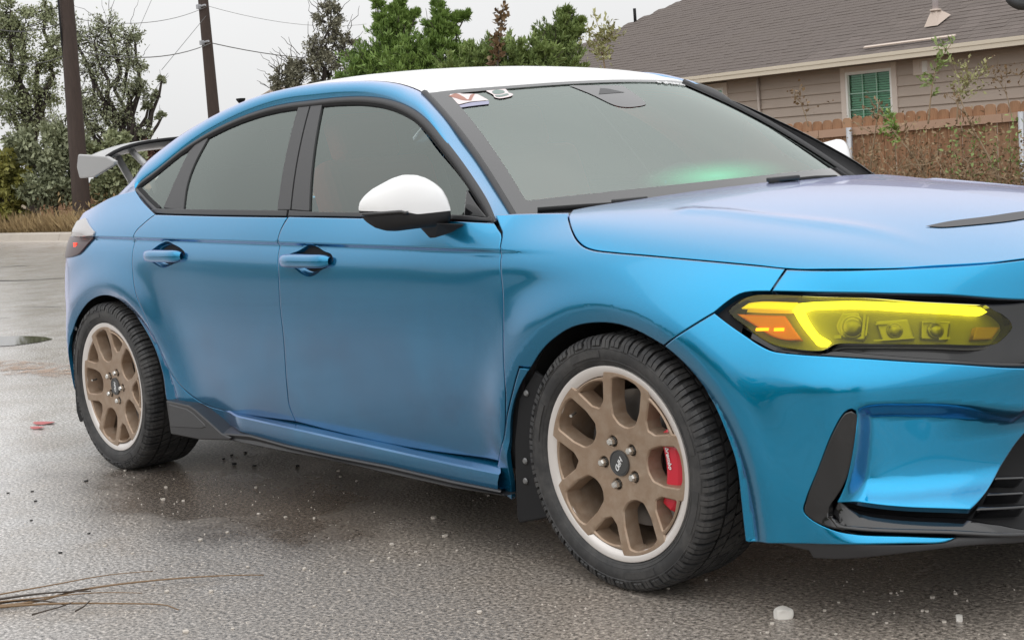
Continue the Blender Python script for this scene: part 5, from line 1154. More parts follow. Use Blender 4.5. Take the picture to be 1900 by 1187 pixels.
kb = MB(); prk = [(8.30, -.06), (8.30, .004), (8.52, .012), (8.56, .13), (8.60, .15), (8.74, .15), (8.76, -.06)]
ks = tag(empty('kerb'), kind='structure')
for i in range(14):
    x0 = -60+i*6; b = MB(); b.add([(x0+.006, y, z) for y, z in prk]+[(x0+5.994, y, z) for y, z in prk], [(k, k+1, 8+k, 7+k) for k in range(6)]+[tuple(range(7))[::-1], tuple(range(7, 14))])
    b.build('kerb_section', concrete, ks)
def flat_poly(name, pts, z, m_, closed=True, step=.15):
    Q = np.array(catmull(pts, True, step)); n = len(Q); return mesh_obj(name, [(x, y, z) for x, y in Q], [tuple(range(n)) if area2(Q) > 0 else tuple(range(n))[::-1]], m_)
puddle_mat = mat('puddle_water', (.05, .045, .035), .04, 0, IOR=1.33); tag(flat_poly('puddle', PLACE['puddle'], .004, puddle_mat), kind='structure')
sand = mat('sandy_grit', (.40, .29, .21), .9)
g = N_(sand); P_ = g.geo(); nn = g.noise(7, 6, .75, P_); g.l(g.mix(g.noise(40, 3, .7, P_), (.26, .19, .14), (.46, .33, .25)), g.b.inputs['Base Color']); g.l(g.ramp(nn, [(.44, 0.), (.60, .8)]), g.b.inputs['Alpha'])
tag(flat_poly('sand_patch', PLACE['sand'], .004, sand), kind='structure')
crack_mat = mat('dark_crack', (.03, .028, .026), .8)
for L_ in PLACE['cracks']:
    Q = np.array(catmull(L_, False, .2)); w = .035; rs = rng.normal(0, .02, len(Q)); t = np.gradient(Q, axis=0); t /= np.linalg.norm(t, axis=1)[:, None]; nrm = np.stack([-t[:, 1], t[:, 0]], 1)
    wd = np.abs(rng.normal(w, .02, len(Q)))*np.sin(np.linspace(.15, 3, len(Q))); A = Q+nrm*(rs+wd)[:, None]; B_ = Q+nrm*(rs-wd)[:, None]; n = len(Q)
    tag(mesh_obj('pavement_crack', [(x, y, .004) for x, y in np.vstack([A, B_])], [(i, i+1, n+i+1, n+i) for i in range(n-1)], crack_mat), kind='structure')
# stones and litter
stone_mat = mat('pale_limestone', (.74, .71, .66), .8); g = N_(stone_mat); g.bump(g.noise(40, 4, .6, g.obj()), .4, .01)
peb_mat = mat('pale_pebble', (.55, .50, .44), .7); dark_mat = mat('dark_tar_bit', (.02, .02, .02), .7)
def stone_me(name, m_, seed, flat=.6, n=2):
    bm = bmesh.new(); bmesh.ops.create_icosphere(bm, subdivisions=n, radius=1); r_ = random.Random(seed); off = Vector((r_.random()*9, r_.random()*9, 0))
    for v in bm.verts:
        p = v.co.copy(); c = Vector((max(-.72, min(.72, p.x)), max(-.75, min(.75, p.y)), max(-.6, min(.6, p.z)))); v.co = c*(1+.22*noise.noise(p*1.3+off)); v.co.z *= flat
    me = bpy.data.meshes.new(name); bm.to_mesh(me); bm.free(); me.materials.append(m_); return me
for i, (x, y, w, h) in enumerate(PLACE['rocks']):
    o = tag(shared('rock', stone_me('rock', stone_mat, 5+i, 1, 3), None, (x, y, h*.80)), ['large white stone on the asphalt in front of the front bumper', 'smaller pale stone on the asphalt towards the right picture edge'][i], 'stone')
    o.scale = (w*1.2, w*.95, h*1.75); o.rotation_euler = (0, .06, [.75, 2.2][i])
pm = [stone_me('pebble', peb_mat, 20+i, .8, 2) for i in range(4)]; dm = [stone_me('tar_bit', dark_mat, 40+i, .7, 2) for i in range(3)]
for i, (x, y, r_) in enumerate(PLACE['pebbles']):
    o = tag(shared('pebble', pm[i % 4], None, (x, y, r_*.5)), 'tiny pale pebble lying loose on the wet asphalt', 'pebble', 'pale pebbles strewn over the asphalt'); k = r_*1.2
    o.scale = (k*random.uniform(.8, 1.3), k, k*random.uniform(.7, 1.)); o.rotation_euler = (0, 0, random.random()*6)
for i, (x, y, r_) in enumerate(PLACE['dark_bits']):
    o = tag(shared('tar_bit', dm[i % 3], None, (x, y, r_*.4)), 'small black crumb of tar on the wet asphalt', 'crumb', 'black crumbs near the rear wheel'); o.scale = (r_*1.2, r_*1.1, r_*.8); o.rotation_euler = (0, 0, random.random()*6)
gm = MB(); gr_ = random.Random(4)
for i in range(2600):
    x, y = gr_.uniform(-5.5, 1.9), gr_.uniform(-2.7, .6)
    if abs(y) < .95 and -3.6 < x < .8 and gr_.random() < .5: continue
    s = gr_.uniform(.0012, .0035); z = s*.4; a = gr_.random()*6
    P4 = [(x+s*math.cos(a+k*1.57), y+s*math.sin(a+k*1.57), 0) for k in range(4)]; gm.add(P4+[(x, y, s*1.1)], [(0, 1, 4), (1, 2, 4), (2, 3, 4), (3, 0, 4)])
tag(gm.build('gravel_grit', peb_mat), kind='stuff')
straw = mat('wet_straw', (.20, .125, .065), .55); straw_d = mat('dark_wet_stem', (.045, .03, .02), .5)
tw = tag(empty('stem_bundle', (*PLACE['twigs'][0][1], 0)), 'bundle of long dead stems lying on wet asphalt', 'dead stems')
for i, L_ in enumerate(PLACE['twigs']):
    q = catmull(L_, False, .03); o_ = Vector((*PLACE['twigs'][0][1], 0)); m2 = MB(); n = len(q)
    m2.tube([Vector((p[0], p[1], .006+.010*math.sin(math.pi*k/n)+.003*(i % 3)))-o_ for k, p in enumerate(q)], [(.0042 if i in (0, 3, 6, 8) else .0026)*(1-.65*k/n) for k in range(n)], 5); m2.build('stem', straw_d if i in (6, 8, 4, 5, 7) else straw, tw, True)
lf = mat('fallen_red_leaf', (.42, .10, .10), .5)
for (x, y), s, lab in ((PLACE['leaf'], .042, 'pinkish red fallen leaf on asphalt left of the rear wheel'), (PLACE['leaf_b'], .028, 'small dull red leaf scrap beside the larger fallen leaf')):
    n = 10; V = [(s*math.cos(2*math.pi*k/n)*1.5, s*.8*math.sin(2*math.pi*k/n), .006+.003*math.cos(4*math.pi*k/n)) for k in range(n)]+[(0, 0, .012)]
    o = tag(mesh_obj('fallen_leaf', V, [(k, (k+1) % n, n) for k in range(n)], lf, loc=(x, y, 0)), lab, 'leaf'); o.rotation_euler = (0, 0, .4)

# ================================================================ FENCE
wood = mat('cedar_picket', (.34, .17, .09), .8)
g = N_(wood); P_ = g.obj(); mp = g.n('Mapping'); mp.inputs['Scale'].default_value = (22, 22, 2.2); g.l(P_, mp.inputs[0]); vn = g.noise(1.6, 6, .65, mp.outputs[0], 1.2)
c1 = g.mix(g.ramp(vn, [(.3, 0.), (.7, 1.)]), (.18, .085, .04), (.44, .24, .13)); rn = g.rand()
c1 = g.mix(g.math('MULTIPLY', rn, .6), c1, g.mix(g.math('POWER', rn, 3.), (.20, .105, .06), (.46, .30, .19))); g.l(c1, g.b.inputs['Base Color']); g.bump(vn, .3, .01)
rail_m = mat('fence_rail_wood', (.42, .27, .19), .8)
galv = mat('galvanised_post', (.42, .43, .45), .45, .6)
FY_ = 11.09
fence = tag(empty('picket_fence', (-8, FY_, 0)), 'long cedar picket fence with dog-eared tops behind the car', 'fence')
def ftop(x): return 1.160+.018*(x+8)-.012*max(0, -x-12) if x > -12 else 1.088-.006*(-12-x)
pk = []
for k in range(4):
    w, t, h = .133, .016, 1.80; c = [.03, .035, .028, .032][k]; r_ = random.Random(k)
    out = [(-w/2, -h), (w/2, -h), (w/2, -c*1.3), (w/2-c*.45, -c*.35), (w*.18, 0), (-w*.18, 0), (-w/2+c*.45, -c*.35), (-w/2, -c*1.3)]; n = 8
    me = bpy.data.meshes.new('picket'); me.from_pydata([(x, -t/2, z) for x, z in out]+[(x, t/2, z) for x, z in out], [], [tuple(range(n)), tuple(range(n, 2*n))[::-1]]+[(i, n+i, n+(i+1) % n, (i+1) % n) for i in range(n)]); me.update(); me.materials.append(wood); pk.append(me)
x = -1.5; i = 0; rs = random.Random(2)
while x > -30.5 and i < 290:
    o = shared('picket', pk[i % 4], fence, (x+8, rs.uniform(-.006, .006), ftop(x)+rs.uniform(-.018, .012))); o.rotation_euler = (0, rs.uniform(-.012, .012), rs.uniform(-.04, .04)); x -= .143 if x > -12 else .150; i += 1
for k in range(13):
    xa, xb = -1.4-k*2.4, -1.4-(k+1)*2.4
    for dz in (-.162, -.90, -1.5):
        za, zb = ftop(xa)+dz, ftop(xb)+dz; m2 = MB(); y0, y1 = -.055, -.012
        m2.add([(xa+8-.004, y, z) for y, z in ((y0, za+.045), (y1, za+.045), (y1, za-.045), (y0, za-.045))]+[(xb+8+.004, y, z) for y, z in ((y0, zb+.045), (y1, zb+.045), (y1, zb-.045), (y0, zb-.045))],
               [(0, 1, 5, 4), (1, 2, 6, 5), (2, 3, 7, 6), (3, 0, 4, 7), (0, 3, 2, 1), (4, 5, 6, 7)]); recalc(m2.build('fence_rail', rail_m, fence))
for xp in (-3.7, -5.95, -8.13, -10.4, -12.8, -15.2, -17.6, -20., -22.4):
    m2 = MB(); m2.tube([(xp+8, -.10, -.75), (xp+8, -.10, ftop(xp)-.115)], .034, 12); m2.build('fence_post', galv, fence, True)

# ================================================================ HOUSE
HO = Vector((-12.589, 17.354, 0)); e1 = Vector((.9848, -.1736, 0)); hn = Vector((-.1736, -.9848, 0))
HM = Matrix(((e1.x, -hn.x, 0, HO.x), (e1.y, -hn.y, 0, HO.y), (0, 0, 1, 0), (0, 0, 0, 1)))    # local: x along the wall, y into the house, z up
house = tag(empty('bungalow'), 'taupe bungalow with brown shingle roof and horizontal siding behind the fence', 'house'); house.matrix_world = HM
siding = mat('taupe_siding', (.42, .35, .30), .75)
g = N_(siding); P_ = g.geo(); g.l(g.mix(g.noise(2, 5, .6, P_), (.40, .335, .285), (.46, .385, .33)), g.b.inputs['Base Color'])
cream = mat('cream_fascia', (.66, .59, .48), .6); trim_p = mat('pale_window_trim', (.62, .54, .48), .7); white_fr = mat('white_window_frame', (.78, .77, .74), .5)
soffit_m = mat('brown_soffit', (.16, .115, .09), .8)
ZB = -.65; SL, SR = -13.0, 9.0; EV = .45
core = MB(); core.box(((SL+SR)/2, 5.6, .7), (SR-SL-.02, 11, 2.7)); wall_o = core.build('wall', siding, house)
wins = [(-.33, .72, 1.02, 1.90), (-4.25, -3.50, 1.02, 1.885)]
holes_ = [(a-.11, b+.11, c-.11, d+.09) for a, b, c, d in wins]
z = 1.930; k = 0; exp_ = .166; zs = [2.05, 1.930]
while zs[-1] > -.6: zs.append(zs[-1]-exp_)
for zt, zb in zip(zs, zs[1:]):
    xs = [SL, SR]
    for a, b, c, d in holes_:
        if zb < d-.001 and zt > c+.001: xs += [a, b]
    xs = sorted(xs)
    for a, b in zip(xs[::2], xs[1::2]):
        m2 = MB(); m2.add([(a, -.004, zt+.012), (b, -.004, zt+.012), (b, -.034, zb), (a, -.034, zb), (a, .012, zb), (b, .012, zb)], [(3, 2, 1, 0), (4, 5, 2, 3)]); m2.build('siding_board', siding, wall_o)
blind = mat('green_reflecting_blind', (.34, .47, .39), .5); pane_m = glass_mat('house_glass', (.80, .95, .86), 1.25); dark_in = mat('dark_room', (.05, .09, .07), .9)
for wi, (a, b, c, d) in enumerate(wins):
    m2 = MB(); t = .11
    for (x0, x1, z0, z1) in ((a-t, a, c-t, d+t*.8), (b, b+t, c-t, d+t*.8), (a, b, d, d+t*.8), (a, b, c-t, c)): m2.box(((x0+x1)/2, -.022, (z0+z1)/2), (x1-x0-.001, .044, z1-z0))
    w = m2.build('window', trim_p, house); bevel(w, .004)
    f = MB(); s = .045
    for (x0, x1, z0, z1) in ((a, a+s, c, d), (b-s, b, c, d), (a+s, b-s, d-s, d), (a+s, b-s, c, c+s)): f.box(((x0+x1)/2, -.012, (z0+z1)/2), (x1-x0, .05, z1-z0))
    f.build('window_frame', white_fr, w)
    mu = MB(); mw = .014; mg = mat('green_tinted_muntin', (.34, .52, .42), .5) if wi == 0 else bpy.data.materials['green_tinted_muntin']
    for k in (1, 2): xm = a+s+(b-a-2*s)*k/3; mu.box((xm, -.006, (c+d)/2), (mw, .012, d-c-2*s))
    for zz in (c+(d-c)*.30, c+(d-c)*.60):
        for k in range(3): xa_ = a+s+(b-a-2*s)*k/3+mw/2; xb_ = a+s+(b-a-2*s)*(k+1)/3-mw/2; mu.box(((xa_+xb_)/2, -.006, zz), (xb_-xa_, .012, mw))
    mu.build('muntin', mg, w)
    MB().box(((a+b)/2, .012, (c+d)/2), (b-a-.02, .004, d-c-.02)).build('window_pane', pane_m, w)
    M_ = Matrix.Rotation(R(38), 3, 'X'); n = 22 if wi == 0 else 20
    for k in range(n):
        zz = c+.03+(d-c-.06)*k/(n-1); o = MB().box(((a+b)/2, .055, zz), (b-a-.06, .045, .003), M_).build('blind_slat', blind, w)
    MB().box(((a+b)/2, .088, (c+d)/2), (b-a-.02, .004, d-c-.02)).build('room_shade', dark_in, w)
# roof planes, fascia, gutter
PT = .47; TR = 6.2; ZE = 2.145
shing = mat('brown_shingle', (.16, .12, .105), .9)
g = N_(shing); P_ = g.geo(); rn = g.rand(); c0 = g.mix(rn, (.105, .085, .078), (.165, .135, .124)); c0 = g.mix(g.math('MULTIPLY', g.noise(.8, 4, .6, P_), .5), c0, (.135, .108, .085)); g.l(g.mix(.35, c0, g.mix(g.noise(60, 3, .7, P_), (.07, .06, .056), (.17, .14, .125))), g.b.inputs['Base Color']); g.bump(g.noise(90, 3, .7, P_), .4, .01)
x0r, x1r = -13.5, 9.5
V = [(x0r, -EV, ZE-.02), (x1r, -EV, ZE-.02), (x1r-TR, -EV+TR, ZE-.02+PT*TR), (x0r+TR, -EV+TR, ZE-.02+PT*TR), (x0r, -EV+2*TR, ZE-.02), (x1r, -EV+2*TR, ZE-.02)]
roof_o = mesh_obj('roof', V, [(0, 1, 2, 3), (0, 3, 4), (4, 3, 2, 5), (1, 5, 2)], shing, house)
MB().box(((x0r+x1r)/2, -EV-.010, ZE-.085), (x1r-x0r, .02, .13)).build('fascia', cream, house)
MB().box(((x0r+x1r)/2, -EV-.026, ZE-.050), (x1r-x0r, .012, .052)).build('drip_board', cream, house)
MB().box(((x0r+x1r)/2, -EV/2, ZE-.150), (x1r-x0r, EV-.004, .012)).build('soffit', soffit_m, house)
# shingles: wedge-shaped tabs, course by course
sl = math.hypot(1, PT); sh_list = []; rs = random.Random(11); dt = .142/sl; t = 0; row = 0
while t < 5.2:
    x = x0r+t+.05-(row % 2)*.12-rs.random()*.1
    while x < 4.6:
        w = rs.choice((.19, .25, .31, .36)); sh_list.append((t, x, w, rs.choice((0, 0, .0015, .004)))); x += w+.004
    t += dt; row += 1
# picture size falls with distance from the camera: keep the nearest ones as pieces of their own
cw = Vector((2.694, -3.525, 1.126))
def shp(t, x): return HM @ Vector((x, -EV+t, ZE+PT*t))
order = sorted(range(len(sh_list)), key=lambda i: (shp(*sh_list[i][:2])-cw).length+ (60 if not (-7.5 < sh_list[i][1] < 3.6) else 0))
own = set(order[:300]); rest = MB(); var = {}
Mr = Matrix.Rotation(math.atan(PT), 4, 'X')
def tab(w, lift): 
    L2 = .175; h = .007+lift; return [(0, -.003, 0), (w, -.003, 0), (w, -.003, h), (0, -.003, h), (w, L2, .002), (0, L2, .002)], [(0, 1, 2, 3), (3, 2, 4, 5), (1, 4, 2), (0, 3, 5)]
for i, (t, x, w, lift) in enumerate(sh_list):
    loc = Vector((x, -EV+t-.012, ZE-.018+PT*(t-.012)))
    if i in own:
        if (w, lift) not in var:
            V, F = tab(w, lift); me = bpy.data.meshes.new('shingle'); me.from_pydata(V, [], F); me.update(); me.materials.append(shing); var[(w, lift)] = me
        o = shared('shingle', var[(w, lift)], roof_o, loc); o.rotation_euler = (math.atan(PT), 0, 0)
    else:
        V, F = tab(w, lift); rest.add([loc+(Mr @ Vector(v)) for v in V], F)
sr = rest.build('shingle_courses', shing, roof_o); sr['kind'] = 'stuff'
# downspout, wall vent, roof pipe, flashing strip, ridge vent
b = MB(); b.tube([(-2.50, -.06, 2.0), (-2.50, -.06, -.6)], .026, 8); b.build('conduit', mat('pale_pipe', (.55, .48, .43), .6), house, True)
v = MB(); v.box((1.45, -.03, 1.862), (.49, .05, .245)); vo_ = v.build('wall_vent', trim_p, house); bevel(vo_, .006)
for k in range(3): MB().box((1.30+.155*k, -.058, 1.862), (.11, .008, .17)).build('vent_louvre', white_fr if k == 1 else trim_p, vo_)
lead = mat('pale_flashing', (.60, .50, .43), .6); pipe_m = mat('grey_vent_pipe', (.50, .45, .45), .6)
def roofpt(x, t, h=0): return (x, -EV+t, ZE+PT*t+h)
fl = MB(); x_, t_ = 1.34, .80
fl.add([roofpt(x_-.14, t_-.12, .012), roofpt(x_+.14, t_-.12, .012), roofpt(x_+.12, t_+.2, .02), roofpt(x_-.12, t_+.2, .02)]+[(x_+.07*math.cos(a), -EV+t_+.07*math.sin(a)*.9, ZE+PT*t_+.20) for a in np.linspace(-2.36, 2.36, 4)], [(0, 1, 5, 4), (1, 2, 6, 5), (2, 3, 7, 6), (3, 0, 4, 7)])
vp = fl.build('roof_vent', lead, house); p0 = roofpt(x_, t_)
m2 = MB(); m2.lathe([(.0, .215), (.085, .215), (.09, .19), (.07, .185)], 16, 'z'); m2.build('vent_collar', lead, vp, True, loc=p0)
m2 = MB(); m2.tube([(p0[0], p0[1], p0[2]+.1), (p0[0], p0[1], p0[2]+.85)], .048, 14); m2.build('vent_pipe', pipe_m, vp, True)
m2 = MB(); M_ = Matrix.Rotation(math.atan(PT), 3, 'X'); m2.box(roofpt(1.35, .17, .03), (1.9, .05, .02), M_); m2.build('flashing_strip', lead, house)
m2 = MB(); hp_ = 3.35; m2.tube([(x0r+hp_-.0, -EV+hp_, ZE+PT*hp_-.1), (x0r+hp_, -EV+hp_, ZE+PT*hp_+.28)], .035, 8); m2.build('vent_pipe', void_mat, house, True)
# satellite dish at the top right corner of the view
dish = tag(empty('satellite_dish', PLACE['dish']), 'dark satellite dish at the top right corner above the roof', 'dish'); dm_ = mat('dark_dish', (.06, .065, .07), .5)
m2 = MB(); m2.lathe([(0, .06), (.12, .05), (.22, .02), (.29, -.03), (.30, -.025), (.22, .035), (.0, .075)], 32, 'z'); o = m2.build('reflector', dm_, dish, True); o.rotation_euler = (R(70), 0, R(20))
m2 = MB(); m2.tube([(0, .05, 0), (.02, .3, -.35), (.03, .35, -.75)], .02, 8); m2.build('mast', galv, dish, True)
# distant roof seen over the car's tail
far = tag(empty('far_house', PLACE['roof_far'][0]), 'distant brown roofed house half hidden behind the car roof', 'house'); o_ = Vector(PLACE['roof_far'][0])
Pf = [Vector(p)-o_ for p in PLACE['roof_far']]; back = Vector((-.75, .65, 0))*7
Vf = Pf+[p+back+Vector((0, 0, .0)) for p in Pf]; Vf += [Vector((Pf[0].x, Pf[0].y, -3)), Vector((Pf[3].x, Pf[3].y, -3))]
mesh_obj('roof', Vf, [(0, 1, 5, 4), (1, 2, 6, 5), (2, 3, 7, 6)], shing, far); mesh_obj('wall', Vf, [(0, 8, 9, 3, 2, 1)], siding, far)
fv = tag(empty('chimney_vent', PLACE['vent_far']), 'tiny dark vent cap poking up beside the distant roof', 'vent'); m2 = MB(); m2.lathe([(.05, -.6), (.05, -.08), (.14, .04), (.14, .08), (.0, .09)], 10, 'z'); m2.build('cap', void_mat, fv)

# ================================================================ POLES AND WIRES
pole_wood = mat('weathered_pole', (.05, .033, .027), .85)
g = N_(pole_wood); P_ = g.obj(); mp = g.n('Mapping'); mp.inputs['Scale'].default_value = (9, 9, .8); g.l(P_, mp.inputs[0]); vn = g.noise(2, 6, .7, mp.outputs[0], .6); g.l(g.mix(vn, (.022, .015, .012), (.075, .05, .04)), g.b.inputs['Base Color']); g.bump(vn, .5, .02)
for key, r0, r1, lab in (('pole_a', .140, .155, 'thick dark utility pole standing among the trees at the left'), ('pole_b', .138, .160, 'slimmer brown utility pole against open sky carrying wires')):
    a, b = [Vector(p) for p in PLACE[key]]; d = (a-b).normalized(); base = b-d*((b.z+.7)/d.z); top = a+d*2.0
    p = tag(empty('utility_pole', base), lab, 'utility pole'); m2 = MB(); n = 10
    m2.tube([(top-base)*(k/n) for k in range(n+1)], [r1+.03-(r1+.03-r0*.9)*k/n for k in range(n+1)], 16); m2.build('shaft', pole_wood, p, True)
    if key == 'pole_b':
        for z in (4.52, 5.5):
            t = (z-base.z)/(top-base).z; c = (top-base)*t; m2 = MB(); m2.box(c+Vector((.05, -.19, 0)), (.10, .10, .12)); m2.tube([c+Vector((.02, -.15, 0)), c+Vector((.3, -.12, .02))], .03, 6); m2.build('insulator', galv, p)
    else:
        c = (top-base)*.62; m2 = MB(); m2.tube([c+Vector((-.02, -.14, -.9)), c+Vector((0, -.16, 0)), c+Vector((.02, -.15, .9))], .02, 6); m2.build('ground_wire', void_mat, p, True)
wire_m = mat('cable', (.10, .10, .10), .6)
for i, (a, b) in enumerate(PLACE['wires']):
    a, b = Vector(a), Vector(b); sag = .25 if i < 6 else .0; pts = [a.lerp(b, t)-Vector((0, 0, 4*sag*t*(1-t))) for t in np.linspace(0, 1, 14)]
    labs = ['thin upper wire crossing the left trees to the thick pole', 'lower wire crossing the left trees to the thick pole', 'upper wire between the two utility poles', 'lower wire between the two utility poles', 'faint upper wire running right from the slim pole', 'heavier lower wire running right from the slim pole to the dark tree', 'slanting guy wire dropping left from the slim pole', 'thin slanting wire at the top between trees and slim pole']
    m2 = MB(); m2.tube([p-pts[0] for p in pts], [.010, .010, .007, .012, .006, .014, .007, .006][i], 5); tag(m2.build('overhead_wire', wire_m, loc=pts[0]), labs[i], 'wire')

# ================================================================ TREES
def leaf_mat(name, dark, light, rough=.6):
    m_ = mat(name, dark, rough); g = N_(m_); P_ = g.geo(); n1 = g.noise(1.1, 3, .6, P_); n2 = g.noise(9, 2, .6, P_)
    f = g.math('ADD', g.math('MULTIPLY', n1, .6), g.math('MULTIPLY', n2, .5)); c = g.mix(g.ramp(f, [(.35, 0.), (.75, 1.)]), dark, light); g.l(c, g.b.inputs['Base Color'])
    g.b.inputs['Subsurface Weight'].default_value = 0; return m_
bark = mat('grey_bark', (.085, .07, .06), .9); bark_d = mat('dark_bark', (.045, .035, .03), .9); twig_m = mat('dry_twig', (.26, .19, .12), .85)
oak_m = leaf_mat('oak_leaf', (.16, .185, .09), (.38, .41, .23)); oak2_m = leaf_mat('grey_oak_leaf', (.17, .19, .11), (.40, .43, .27)); yel_m = leaf_mat('yellow_green_leaf', (.13, .14, .03), (.28, .26, .06))
jun_m = leaf_mat('juniper_leaf', (.09, .16, .034), (.26, .38, .085)); jun2_m = leaf_mat('juniper_leaf_olive', (.105, .16, .044), (.28, .36, .11)); dk_m = leaf_mat('dark_dull_leaf', (.12, .115, .08), (.27, .26, .18)); br_m = leaf_mat('brown_leaf', (.10, .055, .025), (.22, .14, .06)); red_m = leaf_mat('reddish_leaf', (.13, .06, .045), (.26, .14, .10)); dry_m = leaf_mat('dry_brush_leaf', (.12, .078, .042), (.34, .24, .14), .85); dry2_m = leaf_mat('dry_grass_blade', (.22, .15, .07), (.45, .33, .17), .85); pale_m = leaf_mat('pale_yellow_leaf', (.22, .22, .09), (.40, .39, .18))
def leaves(pts, dirs, size, asp, r_, fold=.25):
    """one bent quad per leaf"""
    n = len(pts); pts = np.asarray(pts); d = np.asarray(dirs); d = d/(np.linalg.norm(d, axis=1)[:, None]+1e-9)
    s = size*(.6+.8*r_.random(n)); q = r_.normal(size=(n, 3)); w = np.cross(d, q); w /= np.linalg.norm(w, axis=1)[:, None]+1e-9; u = np.cross(d, w)
    L_ = d*s[:, None]; Wd = w*(s*asp*.5)[:, None]; up_ = u*(s*asp*fold)[:, None]
    V = np.stack([pts, pts+L_*.5+Wd+up_, pts+L_, pts+L_*.5-Wd+up_], 1).reshape(-1, 3); F = np.arange(4*n).reshape(n, 4); return V, F
def fast_mesh(name, V, F, m_, parent=None, loc=None):
    me = bpy.data.meshes.new(name); V = np.asarray(V, np.float32); F = np.asarray(F, np.int32); n, k = F.shape
    me.vertices.add(len(V)); me.vertices.foreach_set('co', V.ravel()); me.loops.add(n*k); me.loops.foreach_set('vertex_index', F.ravel()); me.polygons.add(n); me.polygons.foreach_set('loop_start', np.arange(0, n*k, k, dtype=np.int32)); me.update(calc_edges=True)
    me.materials.append(m_); o = bpy.data.objects.new(name, me)
    if loc is not None: o.location = loc
    return link(o, parent)
def limb(m2, a, b, r0, r1, rs, wob=.12, n=6, sides=6):
    a, b = Vector(a), Vector(b); L_ = (b-a).length; pts = []
    for k in range(n+1):
        t = k/n; pts.append(a.lerp(b, t)+Vector((rs.uniform(-1, 1), rs.uniform(-1, 1), rs.uniform(-.6, .6)))*L_*wob*(math.sin(math.pi*t)*.5)*(k not in (0, n)))
    m2.tube(pts, [r0+(r1-r0)*k/n for k in range(n+1)], sides); return pts
def tree(name, label, cat, blobs_, base, leaf, bark_, n_leaf, size, asp, trunk_r, seed, group=None, droop=0., upward=0., sprays=26, twigs=0, thick=.9, z0=-.65, reach=.72):
    r_ = np.random.default_rng(seed); rs = random.Random(seed); B_ = np.array(blobs_); base = Vector((base[0], base[1], z0)); root = tag(empty(name, base), label, cat, group)
    m2 = MB(); cen = Vector(B_[:, :3].mean(0)); fork = base.lerp(Vector((cen.x, cen.y, B_[:, 2].min())), .75); fork.z = max(fork.z, z0+.5)
    limb(m2, (0, 0, 0), fork-base, trunk_r, trunk_r*.7, rs, .05, 5, 8)
    P, D = [], []
    for bx, by, bz, br in B_:
        c = Vector((bx, by, bz)); limb(m2, fork-base, c-base, trunk_r*.55, trunk_r*.16, rs, .16, 7, 6)
        ns = max(4, int(sprays*(br/B_[:, 3].mean())**1.3))
        for k in range(ns):
            d = r_.normal(size=3); d[1] *= 1; d /= np.linalg.norm(d); d[2] = d[2]*.8+upward*.5; rad = br*(.35+reach*r_.random()**(.6 if reach < .8 else 1.3)); tip = np.array(c)+d*rad
            st = np.array(c)+d*rad*.25
            limb(m2, Vector(st)-base, Vector(tip)-base, trunk_r*.10, trunk_r*.03, rs, .2, 4, 4)
            m_ = max(3, int(n_leaf/len(B_)/ns*(br/B_[:, 3].mean())**.7)); t = r_.random(m_)**.6
            q = st+(tip-st)*(.25+.85*t)[:, None]+r_.normal(size=(m_, 3))*br*.13*thick; P.append(q)
            dd = r_.normal(size=(m_, 3))*.8+d*.8+np.array([0, 0, upward*1.4-droop]); D.append(dd)
    for k in range(twigs):
        bx, by, bz, br = B_[rs.randrange(len(B_))]; d = r_.normal(size=3); d /= np.linalg.norm(d); d[2] = abs(d[2])+.4; a = Vector((bx, by, bz))+Vector(d)*br*.6; limb(m2, a-base, a-base+Vector(d)*br*(.7+.7*rs.random()), .007, .003, rs, .2, 5, 4)
    m2.build('trunk', bark_, root, True)
    V, F = leaves(np.vstack(P)-np.array(base), np.vstack(D), size, asp, r_); fast_mesh('crown', V, F, leaf, root); return root
def foot(key, dx=0, dy=0): c = np.array(PLACE[key])[:, :2].mean(0); return (c[0]+dx, c[1]+dy)
tree('oak_tree', 'spreading olive oak with dark limbs at the left edge', 'tree', PLACE['oak_left'], foot('oak_left', -1.0), oak_m, bark_d, 14000, .070, .5, .20, 1, 'oaks behind the kerb', sprays=18, thick=1.1)
tree('oak_tree', 'airy grey green oak rising behind the thick utility pole', 'tree', PLACE['oak_mid'], foot('oak_mid'), oak2_m, bark_d, 14500, .065, .5, .16, 2, 'oaks behind the kerb', sprays=18, twigs=45, thick=1.)
tree('shrub', 'yellow green shrub at the left picture edge above the kerb', 'shrub', PLACE['bush_yellow'], foot('bush_yellow'), yel_m, bark, 6500, .12, .45, .06, 3, 'shrubs along the far fence', z0=.0)
tree('shrub', 'dense grey green shrub below the left oak', 'shrub', PLACE['bush_mid'], foot('bush_mid'), oak2_m, bark, 9000, .12, .5, .07, 4, 'shrubs along the far fence', z0=-.1)
tree('shrub', 'olive shrub behind the rear wing', 'shrub', PLACE['bush_right'], foot('bush_right'), oak_m, bark, 8500, .12, .5, .07, 5, 'shrubs along the far fence', z0=-.2)
tree('shrub', 'reddish brown shrub seen between wing and roof', 'shrub', PLACE['red_shrub'], foot('red_shrub'), red_m, bark, 3500, .10, .5, .05, 6, 'shrubs along the far fence', z0=-.2)
tree('bare_tree', 'dark half bare tree left of the green junipers', 'tree', PLACE['dark_tree'], foot('dark_tree'), dk_m, bark_d, 11000, .052, .5, .08, 7, sprays=15, twigs=90, thick=.8)
